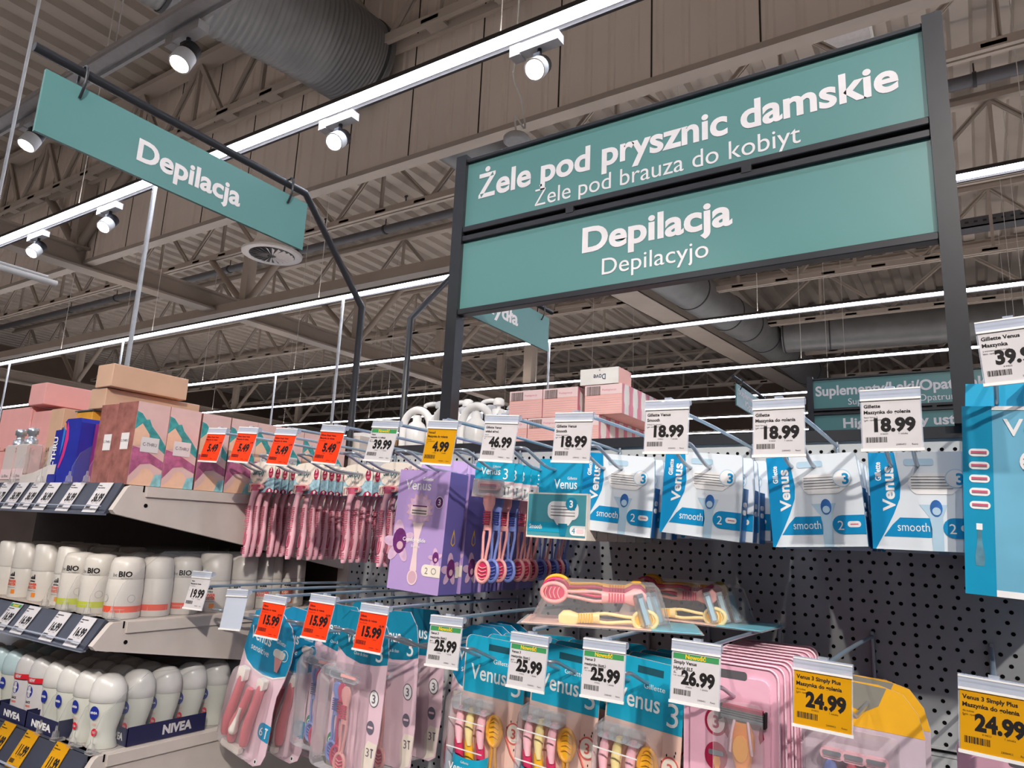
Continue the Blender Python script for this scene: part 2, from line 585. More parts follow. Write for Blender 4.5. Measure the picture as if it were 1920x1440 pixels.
strip(14.9, -24.0, 12.5, 'farthest lit linear lamp row, low above the shelf edge', True, 4.0)
# rows behind the photographer
strip(-1.0, -14, 12.0, 'lit linear lamp row above the aisle behind the camera', True, 4.0)
strip(-3.45, -14, 12.0, 'farther lit linear lamp row behind the camera', True, 4.0)

SPB = mat('spot_black', '27262a', .4)
def spot(loc, aim, label, on=True):
    r = thing('track_spot', label, 'spotlight', loc, group='track spots on the lamp rows')
    b = MB(); b.box(-.16, -.03, .05, .12, .03, .1, HOUS); b.box(-.16, -.032, .04, -.1, .032, .102, OFFD); b.build('adapter', r)
    b = MB(); b.tube([(0, 0, .05), (0, 0, .0)], .012, SPB, 8); b.box(-.018, -.03, -.03, .018, .03, .012, SPB); b.build('bracket', r)
    d = (Vector(aim) - Vector(loc)).normalized()
    q = d.to_track_quat('-Z', 'Y').to_matrix().to_4x4()
    M = Matrix.Translation((0, 0, -.05)) @ q
    b = MB(M); b.lathe([(.02, .07), (.048, .066), (.05, 0)], SPB, 20); b.build('back_cap', r)
    b = MB(M); b.lathe([(.052, .0), (.054, -.075), (.048, -.08), (.046, -.07), (.04, -.06)], WHITE, 20); hd = b.build('head', r)
    b = MB(M); b.lathe([(.001, -.0765), (.044, -.0765)], LENS, 20); b.build('lens', hd)
    return r
spot((-1.30, 1.565, 3.875), (-.8, -1.2, 1.2), 'glowing white track spot just left of the large sign corner')
spot((-2.70, 1.565, 3.875), (-1.8, -1.2, 1.2), 'lit track spot in front of the duct end')
spot((-5.29, 1.565, 3.875), (-4.4, -.5, 1.2), 'lit track spot under the left sign board')
spot((-6.475, 1.565, 3.875), (-5.6, -.5, 1.2), 'lit track spot at the left, lower of the two below the left sign')
spot((-2.80, .62, 3.87), (-2.5, -.6, 1.2), 'white and black track spot on the unlit rail at the top')
spot((-4.40, .62, 3.87), (-4.2, -.6, 1.2), 'track spot half hidden behind the left sign corner')

b = MB()  # unseen shelving, added to cut light bounced onto the peg wall
FAC = mat('facing_goods', 'a8a4a2', .6)
b.box(-6, -3.1, 0, 4.5, -2.5, .15, FAC); b.box(-6, -2.83, .15, 4.5, -2.77, 1.75, FAC)
for zz in (.5, .85, 1.2, 1.55):
    b.box(-6, -3.05, zz, 4.5, -2.55, zz + .03, FAC)
tag(b.build('facing_shelving'), 'unseen grey shelving across the aisle, added to cut bounced light', 'shelving')
def spotlamp(loc, aim, watts, ang=50, size=.045):
    l = bpy.data.lights.new('spot_lamp', 'SPOT')
    l.energy = watts
    l.color = (1.0, .93, .86)
    l.spot_size = math.radians(ang)
    l.spot_blend = .5
    l.shadow_soft_size = size
    o = bpy.data.objects.new('spot_lamp', l)
    COL.objects.link(o)
    o.location = loc
    o.rotation_euler = (Vector(aim) - Vector(loc)).to_track_quat('-Z', 'Y').to_euler()
AIMS = [((1.55, 3.86), (.12, 0, 1.42), .6, 18, 'track spot behind the camera, aimed at the right half of the peg wall'),
        ((2.6, 3.86), (-.80, -.30, 1.80), 2.2, 36, 'track spot behind the camera at the right, aimed at the shelf end plates'),
        ((-1.9, 3.86), (-1.1, -.4, 1.45), .5, 23, 'track spot behind the camera, aimed at the left shelves'),
        ((-.45, 3.86), (-.4, -.2, 1.50), .6, 23, 'track spot behind the camera, aimed at the pink razors'),
        ((.7, 3.86), (-.1, -.1, 2.00), .35, 62, 'fill spot added behind the camera, spreading wide over the signs')]  # last one is an added wide fill that evens out the signs
for (lx, lz), aim, k, ang, lab in AIMS:
    spot((lx, -3.385, lz), aim, lab)
    d = (Vector(aim) - Vector((lx, -3.385, 3.81))).normalized()
    spotlamp(Vector((lx, -3.385, 3.81)) + d * .1, aim, SPOT_W * k, ang)

# white poles dropping from the lamp rows to the shelves
PL = [(-4.56, 1.5, 'thick white pole dropping below the left sign'), (-9.7, 4.11, 'white pole below the second lamp row, above the pink cartons'), (-5.3, 4.11, 'white pole left of the bent black sign pole'), (-4.12, 6.58, 'white pole below the third lamp row, right of the large sign post'),
      (-9.44, 6.58, 'white pole between the two bent black sign poles'), (-13.2, 4.11, 'white pole at the far left below the second lamp row'), (-7.4, 8.87, 'thin white pole low behind the shelves, below the fourth lamp row')]
for (xx, yy, lab) in PL:
    b = MB(); b.tube([(xx, yy, 3.97), (xx, yy, 0)], .016, WHITE, 10)
    tag(b.build('power_pole'), lab, 'pole', 'white poles below the lamp rows')
r = thing('sign_hanger', 'white bent tube hanger on rods at the left edge', 'hanger', (-3.0, .08, 2.57))
b = MB(); b.tube([(-.02, -.04, 1.4), (-.02, -.04, .04), (-.02, 0, .0), (-.02, .2, 0)], .007, WHITE, 8); b.build('rod', r)
b = MB(); b.tube([(-.02, -.1, -.02), (-.02, .24, -.02)], .014, WHITE, 10); b.build('crossbar', r)

# ------------------------------------------------------------------ signs
def frame_sign(x0, x1, z0, zm, z1, Y, zbase, name, label, panels):
    r = thing(name, label, 'sign', (0, Y, 0))
    pw = .026
    for xx in (x0 - pw, x1):
        b = MB(); b.box(xx, -.013, zbase, xx + pw, .013, z1 + .018, FRAME); b.build('post', r)
    for nm, za, zb in (('top_bar', z1, z1 + .008), ('middle_bar', zm + .008, zm + .02), ('middle_bar', zm - .012, zm), ('bottom_bar', z0 - .012, z0)):
        b = MB(); b.bbox(x0, -.011, za, x1, .011, zb, FRAME, .002); b.build(nm, r)
    for xx in (x0 + (x1 - x0) * .3, x0 + (x1 - x0) * .69):
        b = MB(); b.box(xx - .008, -.012, zm - .003, xx + .008, -.004, zm + .011, FRAME); b.build('clip', r)
    b = MB(); b.box(x0, .003, zm - .012, x1, .008, zm + .02, FRAME); b.build('joint_strip', r)
    for (za, zb, lines) in panels:
        b = MB()
        b.box(x0, -.004, za, x1, .004, zb, TEAL)
        for (s, xa, xb, zz, h, bold) in lines:
            b.text(s, SIGNW, (xa + xb) / 2, zz, h, -.0047, w=xb - xa, bold=bold, res=5)
        p = b.build('panel', r)
        p['label'] = 'teal panel lettered ' + lines[0][0]
    return r
frame_sign(-.471, .362, 1.985, 2.142, 2.307, -.01, 1.7155, 'category_sign', 'large black framed teal sign on two posts, headed by shower gels', [
    (2.162, 2.307, [('Żele pod prysznic damskie', -.440, .327, 2.222, .050, .028), ('Żele pod brauza do kobiyt', -.302, .187, 2.173, .034, .0)]),
    (1.985, 2.130, [('Depilacja', -.196, .078, 2.058, .048, .03), ('Depilacyjo', -.155, .038, 2.008, .032, .0)])])
frame_sign(-.232, .47, 2.03, 2.158, 2.312, 2.4, 1.715, 'distant_category_sign', 'smaller looking teal framed sign far behind the right post, about supplements', [
    (2.178, 2.312, [('Suplementy/Leki/Opatrunki', -.222, .455, 2.238, .046, .028), ('Suplementy/Leki/Opatrunki', -.085, .36, 2.19, .03, .0)]),
    (2.03, 2.146, [('Higiena jamy ustnej', -.11, .40, 2.085, .044, .028), ('Higiena jamy ustnej', -.03, .27, 2.045, .028, .0)])])

b = MB(); b.box(-6, 2.2, 0, 5, 2.95, .15, CREAMST); b.box(-6, 2.3, .15, 5, 2.85, 1.715, BROWN)
tag(b.build('distant_shelving'), 'next row of shelving beyond the peg wall, under the distant signs', 'shelving')
def blade_sign(X, y0, y1, z0, z1, lines, label, pole):
    r = thing('aisle_sign', label, 'sign', (X, 0, 0))
    b = MB(Matrix.Rotation(PI / 2, 4, 'Z'))      # local x -> world Y, front -> +X
    b.box(y0, -.003, z0, y1, .003, z1, TEAL)
    for (s, a, c, zz, h, bold) in lines:
        b.text(s, SIGNW, (a + c) / 2, zz, h, -.0036, w=c - a, bold=bold, res=4)
    b.build('board', r)
    b = MB(); b.tube([Vector((0, y, z)) for (y, z) in pole], .0075, FRAME, 10); b.build('bent_pole', r)
    zt = pole[0][1]
    for yy in (y0 + (y1 - y0) * .1, y0 + (y1 - y0) * .9):
        b = MB()
        b.tube(smooth([(.008, yy, zt + .008), (.014, yy, zt), (.014, yy, z1), (.004, yy, z1 - .02)], 4), .0022, FRAME, 6)
        b.tube([(.008, yy, zt + .008), (-.01, yy, zt + .006), (-.012, yy, z1 + .0), (-.004, yy, z1 - .018)], .0022, FRAME, 6)
        b.build('hook', r)
    return r
blade_sign(-.75, -.70, -.194, 2.098, 2.20, [('Depilacja', -.55, -.35, 2.127, .038, .03)], 'teal hanging sign at upper left on a bent black pole, reading hair removal', [(-.72, 2.226), (-.20, 2.222), (-.012, 2.03), (-.012, 1.70)])
blade_sign(-.73, .28, .78, 2.115, 2.225, [('Mydła', .42, .598, 2.15, .042, .03)], 'teal hanging sign seen behind the big sign frame, reading soaps', [(.80, 2.25), (.32, 2.245), (.13, 2.04), (.13, 1.70)])
blade_sign(-.5, 2.07, 2.62, 2.155, 2.255, [('Suplementy/Leki', 2.1, 2.58, 2.212, .03, .03), ('/Opatrunki', 2.2, 2.5, 2.17, .03, .03)], 'tiny teal hanging sign far behind the price tags on the right', [(2.03, 2.28), (2.6, 2.28), (2.75, 2.1), (2.75, 1.715)])
# ------------------------------------------------------------------ gondola: peg wall, rails, back shelf
PEG = mat('peg_panel', 'bcbfc0', .5, var=.03, scale=5)
HOLE = mat('peg_hole', '0c0b0c', .9)
DARKP = mat('dark_back_panel', '5a4f49', .7)
def peg_wall():
    r = thing('peg_wall', 'grey perforated peg wall carrying all the hooks', 'display wall', (0, 0, 0))
    for (za, zb, nm) in ((1.310, 1.700, 'upper_panel'), (.45, 1.305, 'lower_panel')):
        b = MB()
        b.box(-.737, 0, za, 1.2, .02, zb, PEG)
        b.box(-.737, -.0015, zb - .003, 1.2, 0, zb, PEG)
        b.box(-.737, -.0015, za, 1.2, 0, za + .003, PEG)
        for j2 in range(-15, 46):
            z = 1.507 - j2 * .0127
            if not (za + .006 < z < zb - .006):
                continue
            step = .015 if j2 % 2 == 0 else .025
            k = int(-.72 / step)
            while k * step < .85:
                b.poly(circ(k * step, z, .0026, 8), HOLE, -.0004)
                k += 1
        b.build(nm, r)
    return r
peg_wall()
r = thing('gondola_frame', 'black top rail and white uprights of the shelving', 'shelving frame')
b = MB(); b.box(-.70, -.006, 1.699, 1.2, .11, 1.715, FRAME); b.build('top_rail', r)
b = MB(); b.box(-2.1, -.002, .12, -.757, .02, 1.70, mat('shelf_back_dark', '4a403b', .8)); b.build('back_panel', r)
b = MB(); b.box(-2.1, .08, .1, 1.2, .1, 1.70, DARKP); b.build('rear_panel', r)
b = MB(); b.box(-.757, -.004, .1, -.727, .05, 1.74, CREAMST); b.build('upright', r)
b = MB(); b.box(-2.1, -.5, 0, 1.2, .6, .12, CREAMST); b.build('base', r)
b = MB(); b.box(-.72, .112, 1.7155, 1.2, .60, 1.722, CREAMST); b.box(-.72, .112, 1.700, 1.2, .60, 1.7155, CREAMST); b.box(-.72, .58, 1.69, 1.2, .60, 1.70, FRAME)
tag(b.build('rear_shelf'), 'white rear top shelf behind the black rail', 'shelf')

# ------------------------------------------------------------------ hooks
PLAT = clear('tag_plastic', 'dfe6f4', .32, .12, .5)
BLUEST = mat('blue_zinc_wire', 'a9bccb', .35, .6, var=.04, scale=5)
def make_hook(zr, ztip):
    """origin on the peg wall at the price rod height"""
    r = thing('peg_hook', '', 'hook', (0, 0, zr))
    b = MB(); b.tube([(0, -.0035, -.064), (0, -.0035, .006)], .0024, CHROME, 8); b.box(-.013, -.004, -.062, .013, 0, -.054, CHROME); b.build('wall_mount', r)
    b = MB(); b.tube(smooth([(0, -.002, -.045), (0, -.004, -.004), (0, -.02, .0), (0, -.2, .004), (0, -.353, .004)], 5), .0024, BLUEST, 8); b.build('price_rod', r)
    b = MB()
    w = .012
    b.tube(smooth([(-w, -.002, -.054), (-w, -.15, -.054), (-w, -.245, -.054), (-w, -.275, -.050), (-w, -.315, ztip - .002), (-w * .8, -.327, ztip), (0, -.329, ztip), (w * .8, -.327, ztip), (w, -.315, ztip - .002), (w, -.275, -.050), (w, -.245, -.054), (w, -.15, -.054), (w, -.002, -.054)], 4), .0022, CHROME, 8)
    b.build('double_prong', r)
    return r
UX = [-.706, -.623, -.528, -.423, -.318, -.215, -.120, -.017, .099, .217, .318, .415]
LX = [-.697, -.602, -.512, -.411, -.311, -.189, -.067, .028, .130, .249, .381]
UW = ['first from the left', 'second from the left', 'third from the left', 'fourth, at the last 5.49 tag', 'carrying the purple carton', 'carrying the coloured single razors', 'carrying the teal blade carton', 'carrying the leftmost white-blue carton', 'carrying the second white-blue carton', 'carrying the third white-blue carton', 'carrying the rightmost white-blue carton', 'carrying the big blue carton']
LW = ['with the 19.99 tag, at the shelf end', 'with the blank clear tag', 'under the left 15.99 tag', 'under the middle 15.99 tag', 'under the right 15.99 tag', 'under the left 25.99 tag', 'under the middle 25.99 tag', 'under the right 25.99 tag', 'under the 26.99 tag', 'under the left 24.99 tag', 'under the right 24.99 tag']
hook0 = make_hook(1.692, -.034)
for i, x in enumerate(UX):
    o = hook0 if i == 0 else dup(hook0, '')
    o.location = (x, 0 if i < 11 else -.0065, 1.692 if i < 11 else 1.749)
    tag(o, 'upper row zinc peg hook ' + UW[i], 'hook', 'upper row of peg hooks')
for i, x in enumerate(LX):
    o = dup(hook0, '')
    o.location = (x, 0, 1.437)
    tag(o, 'lower row zinc peg hook ' + LW[i], 'hook', 'lower row of peg hooks')

BLISTER = clear('blister', 'ffffff', .06, .05, .55)
# ------------------------------------------------------------------ price tags
def barcode(b, x0, z0, x1, z1, y, mt=BLACK):
    x = x0
    rnd = random.Random(int(abs(x0) * 1e5) + 3)
    while x < x1:
        w = rnd.choice((.0004, .0006, .0009))
        b.rect(x, z0, min(x + w, x1), z1, mt, y)
        x += w + rnd.choice((.0004, .0006))
def card(b, w, h, paper, lines, price, top=0.0, flag=None, old=None, y=-.0012, cut=0):
    """card face drawn with its upper edge at z = -top"""
    ink = BLACK
    b.box(-w / 2, y, -top - h, w / 2, y + .0006, -top, paper)
    y -= .0002
    zt = -top - .004
    if flag:
        b.rect(-w / 2 + .001, -top - .0075, w / 2 - .001, -top - .002, GRN, y)
        b.text(flag, GOLD, 0, -top - .0066, .0042, y - .0001, bold=.03)
        zt = -top - .009
    for i, (s, hh) in enumerate(lines):
        b.text(s, ink, -w / 2 + .002, zt - hh, hh, y, align='L', bold=.03 if hh > .002 else 0, maxw=w - .004)
        zt -= hh * 1.75
    if old:
        b.text(old, ink, w / 2 - .002, zt - .001, .0032, y, align='R', bold=.03)
    zp = -top - h * .64
    b.text(price, ink, 2 * w / 100 + .002, zp, h * .265, y, bold=.05, w=w * (.70 if len(price) > 4 else .56), res=3)
    b.text('zł', ink, -w / 2 + .003, zp + h * .2, .0018, y)
    b.text('1 sztuka', ink, w * .2, zp - .0035, .0017, y)
    b.text('8 94522', ink, -w * .12, zp - .0035, .0014, y)
    barcode(b, -w / 2 + .003, -top - h * .87, -w / 2 + .003 + w * .36, -top - h * .76, y, ink)
    b.text('23000452', ink, w * .15, -top - h * .93, .0015, y)
    b.text('Rzecz', ink, w * .38, -top - h * .93, .0015, y)
def price_tag(x, z, spec, label, y=-.36, pitch=9, roll=-2, yaw=0):
    r = thing('price_tag', label, 'price tag', (x, y, z), (math.radians(-pitch), math.radians(roll), math.radians(yaw)), 'hanging price tags')
    w, h = .0490, .0475
    b = MB()
    b.tube([(-w / 2 - .001, .002, -.003), (w / 2 + .001, .002, -.003)], .0038, PLAT, 10)
    b.box(-w / 2 - .001, -.0024, -.011, w / 2 + .001, .0, .0, PLAT)
    b.box(-w / 2 - .001, -.0026, -.0115, w / 2 + .001, -.0020, -.0095, WHITE)
    b.box(-w / 2 - .001, -.0026, -.0015, w / 2 + .001, -.0020, -.0002, WHITE)
    b.box(-w / 2 - .0015, -.0020, -.061, w / 2 + .0015, -.0005, -.0583, WHITE)
    b.box(-.004, .0005, -.006, .004, .008, .003, PLAT)
    b.box(-w / 2 - .001, -.0006, -.0608, w / 2 + .001, -.0003, -.001, PLAT)
    b.build('clip_holder', r)
    if spec:
        b = MB(); card(b, w, h, top=.0110, **spec); b.build('printed_card', r)
    else:
        b = MB(); b.box(-w / 2, -.0012, -.058, w / 2, .0, -.010, BLISTER); b.build('blank_window', r)
    return r
def S(paper, price, lines, flag=None, old=None):
    return dict(paper=paper, price=price, lines=lines, flag=flag, old=old)
O549 = S(RED, '5.49', [('Gillette Simply Venus', .0027), ('Maszynka do golenia', .0027), ('1 szt. opakowanie', .0014)], None, '5.99')
O1599 = S(RED, '15.99', [('Gillette', .0027), ('Maszynka do golenia', .0027), ('3 szt. opakowanie', .0014)], None, '18.99')
W1899 = S(PAPER, '18.99', [('Gillette Venus', .0034), ('Smooth', .0034), ('Wkłady do maszynki', .0015), ('1 szt. opakowanie', .0015)])
W1899b = S(PAPER, '18.99', [('Gillette', .0034), ('Maszynka do golenia', .0034), ('Sensi Venus 3', .0015), ('1 szt. opakowanie', .0015)])
N2599 = S(PAPER, '25.99', [('Venus 3', .0028), ('maszynka (6szt.)', .0028), ('Simply', .0014), ('1 szt. opakowanie', .0014)], 'Nowość')
Y2499 = S(YEL, '24.99', [('Venus 3 Simply Plus', .0034), ('Maszynka do golenia', .0034), ('dla kobiet', .0015), ('5 szt. opakowanie', .0015)])
UT = [(O549, 'orange 5.49 price tag farthest left on the upper hooks'), (O549, 'orange 5.49 price tag, second from the left'), (O549, 'orange 5.49 price tag, third from the left'), (O549, 'orange 5.49 price tag beside the white 39.99 tag'),
      (S(PAPER, '39.99', [('Venus', .0024), ('maszynka + 2 wkłady', .0024), ('Breeze', .0014), ('1 szt. opakowanie', .0014)], 'Nowość'), 'white 39.99 price tag with a green band, above the pink razors'),
      (S(YEL, '4.99', [('Venus3', .0030), ('Maszynka do golenia', .0030), ('dla kobiet', .0014), ('1 szt. opakowanie', .0014)]), 'yellow 4.99 price tag above the purple carton'),
      (S(PAPER, '46.99', [('Gillette Venus', .0030), ('wkład el/gol.', .0030), ('Smooth', .0014), ('4 szt. opakowanie', .0014)]), 'white 46.99 price tag above the coloured single razors'),
      (W1899, 'white 18.99 price tag leftmost of the four, above the teal carton'), (W1899, 'white 18.99 price tag second of the four, in front of the pink carton stack'), (W1899b, 'white 18.99 price tag third of the four'), (W1899b, 'white 18.99 price tag rightmost of the four, in front of the distant sign'),
      (S(PAPER, '39.99', [('Gillette Venus', .0036), ('Maszynka', .0036), ('z wymienną końcówką', .0015), ('1 szt. opakowanie', .0015)]), 'white 39.99 price tag at the right edge, above the big blue carton')]
for i, (sp, lab) in enumerate(UT):
    price_tag(UX[i], (1.703, 1.701, 1.695, 1.696, 1.698, 1.693, 1.696, 1.694, 1.702, 1.696, 1.699, 1.756)[i], sp, lab, pitch=(11, 11, 11, 10, 10, 6, 6, 4, 4, 6, 8, 6)[i], roll=(3, 4, 4, 5, 4, 4, 4, 2, 1, 0, 0, -3)[i])
LT = [(S(PAPER, '19.99', [('Venus', .0024), ('Maszynka do golenia', .0024), ('1 szt. opakowanie', .0014)]), 'white 19.99 price tag among the white roll-ons at the shelf end'), (None, 'empty clear price tag holder left of the orange 15.99 tags'),
      (O1599, 'orange 15.99 price tag, left one of three'), (O1599, 'orange 15.99 price tag, middle one of three'), (O1599, 'orange 15.99 price tag, right one of three'),
      (N2599, 'white 25.99 price tag with green band, left one, over bare wall'), (N2599, 'white 25.99 price tag with green band, middle one of three'), (N2599, 'white 25.99 price tag with green band, right one of three'),
      (S(PAPER, '26.99', [('Simply Venus', .0032), ('Hybrid ELS', .0032), ('duo', .0014), ('1 szt. opakowanie', .0014)], 'Nowość'), 'white 26.99 price tag with green band, in front of the pink cards'), (Y2499, 'yellow 24.99 price tag right of the pink cards'), (Y2499, 'yellow 24.99 price tag cut by the right edge')]
for i, (sp, lab) in enumerate(LT):
    price_tag(LX[i], (1.465, 1.444, 1.442, 1.451, 1.447, 1.444, 1.436, 1.440, 1.450, 1.447, 1.449)[i], sp, lab, pitch=(12, 10, 10, 12, 10, 8, 6, 6, 6, 4, 4)[i], roll=(-1, -3, 1, 1, 1, -1, 1, 0, 1, 2, 3)[i])

# ------------------------------------------------------------------ razor shapes
def loop_handle(b, z0, z1, body, pad, x=0.0, y=0.0, flip=1, k=1.0):
    """long razor handle: spade shaped neck at z0, ribbed grip, split strands, oval thumb loop at z1 (below)"""
    L = z0 - z1
    def ring(z, w, d, cx=0):
        return [(x + flip * cx + w * k * math.cos(2 * PI * i / 10), y + d * math.sin(2 * PI * i / 10), z) for i in range(10)]
    b.loft([ring(z0, .004, .002), ring(z0 - L * .05, .0085, .003), ring(z0 - L * .12, .0085, .0035), ring(z0 - L * .20, .0048, .0035, .001), ring(z0 - L * .36, .0052, .004, .0015), ring(z0 - L * .42, .006, .0035, .0015)], body)
    for i in range(6):
        zz = z0 - L * (.21 + .027 * i)
        b.box(x + flip * .0013 - .0044 * k, y - .0052, zz - .0009, x + flip * .0013 + .0044 * k, y - .0034, zz + .0006, pad)
    for s in (-1, 1):
        b.tube(smooth([(x + flip * .0015 + s * .0035 * k, y, z0 - L * .40), (x + flip * .001 + s * .0044 * k, y, z0 - L * .50), (x + s * .0025 * k, y, z0 - L * .68), (x - flip * .0005 + s * .0022 * k, y, z0 - L * .76)], 4), .0021, body, 8)
    cz, rx, rz = z1 + L * .12, .0088 * k, L * .12
    pts = [(x - flip * .001 + rx * math.cos(a), y, cz + rz * math.sin(a)) for a in [PI / 2 + 2 * PI * i / 22 for i in range(23)]]
    b.tube(pts, .0026, body, 8)
    b.prism([(x - flip * .001 + p[0], cz + p[1]) for p in circ(0, 0, rx * .9, 16, rz * .92)], y - .0004, y + .0016, pad)
    for i in range(4):
        zz = cz - rz * .55 + rz * .33 * i
        b.tube(smooth([(x - flip * .001 - rx * .6, y - .0012, zz), (x - flip * .001, y - .0016, zz - rz * .16), (x - flip * .001 + rx * .6, y - .0012, zz)], 3), .0008, body, 5)
def cartridge(b, cx, cz, w, shell, strip_m, y=0.0, h=.012):
    b.prism(rrect(cx - w / 2, cz - h / 2, cx + w / 2, cz + h / 2, h * .42, 4), y - .004, y + .002, shell)
    b.prism(rrect(cx - w * .4, cz - h * .1, cx + w * .4, cz + h * .28, h * .15, 3), y - .0046, y - .004, strip_m)
    for i in range(3):
        b.box(cx - w * .38, y - .0048, cz - h * (.32 - .13 * i), cx + w * .38, y - .0044, cz - h * (.28 - .13 * i), CHROME)

BLISTER = clear('blister', 'ffffff', .06, .05, .55)
PINKR = mat('pink_rubber', 'cc5f7a', .4)
PINKL = mat('pale_pink_plastic', 'f5bcc6', .35)
PINKM = mat('salmon_plastic', 'f0a9a5', .35)
MAGEN = mat('magenta_plastic', 'cf3560', .35)
PERI = mat('periwinkle_plastic', '7d8fd0', .35)
NAVYR = mat('navy_rubber', '3c4796', .4)
BLISTER = clear('blister', 'ffffff', .06, .05, .55)
CAPCL = clear('cap_plastic', 'e8eef2', .2, .06, .5)
TQ = mat('turquoise_card', '18a3c4', .4, var=.02)
TQD = mat('deep_turquoise', '0f84a4', .4)
PEACH = mat('blush_card', 'efd3d3', .45, var=.02)
PEACH2 = mat('peach_card', 'f0c8b8', .45, var=.02)
CREAM = mat('cream_card', 'efe3d4', .5)
CRIM = mat('crimson_print', 'b0244a', .45)
SKYB = mat('sky_print', 'a3c8d4', .5, var=.25, scale=120)
INKT = mat('teal_ink', '3f6c78', .5)
YELP = mat('yellow_plastic', 'f3b62c', .35)
YELL = mat('pale_yellow_plastic', 'f1dc9a', .35)
ORANP = mat('orange_plastic', 'f7941e', .3)

# pink single razor on a cream card
def pink_single():
    r = thing('disposable_razor', '', 'razor')
    b = MB()
    b.box(-.036, -.0006, -.036, .030, .0006, .012, SKYB)
    b.prism([(-.036, .012), (-.036, -.006), (-.030, -.016), (-.018, -.022), (-.004, -.023), (.008, -.018), (.014, -.010), (.030, -.010), (.030, .012), (.022, .017), (-.010, .019), (-.030, .016)], -.001, .0008, CREAM)
    b.text('Simply', INKT, -.013, -.004, .0100, -.0013, bold=.035, w=.031, res=3)
    b.text('Venus', INKT, -.009, -.0155, .0060, -.0013, w=.017, res=3)
    b.poly(circ(.0205, -.001, .0062, 18, .0098), CRIM, -.0014)
    b.text('3', WPR, .0205, .001, .0066, -.0016, bold=.02)
    b.rect(.0165, -.0035, .0245, -.0030, PEACH, -.0016); b.rect(.0165, -.0055, .0245, -.0050, PEACH, -.0016)
    b.box(-.036, -.0012, -.036, -.024, -.0007, -.020, CREAM)
    b.box(-.0335, -.0016, -.034, -.0325, -.0012, -.023, CRIM)
    b.box(-.0280, -.0016, -.034, -.0270, -.0012, -.023, CRIM)
    b.box(-.0295, -.0016, -.0245, -.0255, -.0012, -.023, CRIM)
    b.poly([(.010, -.036), (.014, -.030), (.022, -.028), (.029, -.032), (.029, -.036)], CRIM, -.0010)
    b.poly(circ(.021, -.033, .003, 10), WPR, -.0012)
    b.build('backing_card', r)
    b = MB()
    cx = [(-.008, -.024), (-.009, -.034), (-.0135, -.046), (-.0165, -.062), (-.0165, -.082), (-.0135, -.100), (-.0125, -.112), (-.0145, -.128), (-.0165, -.142), (-.017, -.150)]
    ww = [.0090, .0090, .0056, .0066, .0072, .0064, .0060, .0070, .0072, .0036]
    rings = []
    for (x, z), w in zip(cx, ww):
        rings.append([(x + w * math.cos(2 * PI * i / 12), -.007 + .0046 * math.sin(2 * PI * i / 12), z) for i in range(12)])
    b.loft(rings, PINKR)
    hd = b.build('handle', r)
    b = MB()
    rings = []
    for (x, z), w in list(zip(cx, ww))[1:]:
        w2 = w * (.84 if z > -.1 else .90)
        rings.append([(x + .0022 + w2 * math.cos(2 * PI * i / 10), -.0092 + .0046 * math.sin(2 * PI * i / 10), z) for i in range(10)])
    b.loft(rings, PINKL)
    for i in range(14):
        z = -.062 - .0031 * i
        b.box(-.0195, -.0146, z, -.0095, -.0125, z + .0011, PINKR)
    b.tube(smooth([(-.0150, -.0132, -.104), (-.0160, -.0140, -.116), (-.0160, -.0142, -.126), (-.0135, -.0142, -.129), (-.0110, -.0142, -.122), (-.0100, -.0132, -.110)], 4), .0011, PINKR, 6)
    for i in range(4):
        z = -.134 - .003 * i
        b.box(-.0195, -.0146, z, -.0110, -.0125, z + .0010, PINKR)
    b.build('grip_inlay', hd)
    b = MB(); cartridge(b, -.006, -.026, .030, PINKM, CRIM, -.005, .010); b.build('blade_head', hd)
    return r
ps = pink_single()
GR = [(-.700, [-.262, -.246, -.229, -.211, -.194, -.178, -.160], 'the first'), (-.615, [-.232, -.212, -.196, -.180, -.162, -.147, -.131, -.114, -.098], 'the second'), (-.522, [-.200, -.176, -.160, -.145, -.128], 'the third'), (-.417, [-.222, -.205, -.188, -.170], 'the fourth')]
first = True
for gi, (x, ys, w) in enumerate(GR):
    for k, y in enumerate(ys):
        lab = 'pink razor on cream card, ' + ('front one' if k == 0 else ORD[k] + ' from the front') + ' on ' + w + ' hook from the left'
        o = ps if first else dup(ps, lab)
        first = False
        o.location = (x, y, 1.637)
        o.rotation_euler = (random.uniform(-.03, .03), random.uniform(-.02, .03), random.uniform(-.04, .04))
        tag(o, lab, 'razor', 'pink single razors on the upper hooks')

# purple carton
LIL = mat('lilac_carton', 'b79ad0', .35, var=.03, scale=12)
LILD = mat('violet_carton', '6f66ac', .35, var=.05, scale=12)
LILP = mat('pale_lilac', 'cdb2e2', .4)
PLUM = mat('plum_print', '6d2f6e', .45, var=.15, scale=150)
ORCH = mat('orchid_print', 'd9b4cf', .45, var=.1, scale=120)
DUST = mat('rose_print', 'd8aebb', .45)
def flower(b, cx, cz, s, y):
    for a, k, mt in ((100, 1.0, ORCH), (175, .8, ORCH), (235, .8, ORCH), (300, .75, ORCH), (30, .7, ORCH)):
        a = math.radians(a)
        e = [(cx + s * (.55 * math.cos(a) + k * .55 * (math.cos(t) * math.cos(a) - .55 * math.sin(t) * math.sin(a))), cz + s * (.55 * math.sin(a) + k * .55 * (math.cos(t) * math.sin(a) + .55 * math.sin(t) * math.cos(a)))) for t in [2 * PI * i / 14 for i in range(14)]]
        b.poly(e, mt, y)
    b.poly(circ(cx, cz + s * .1, s * .42, 14, s * .6), PLUM, y - .0002)
    b.poly(circ(cx + s * .05, cz - s * .12, s * .2, 10), DUST, y - .0003)
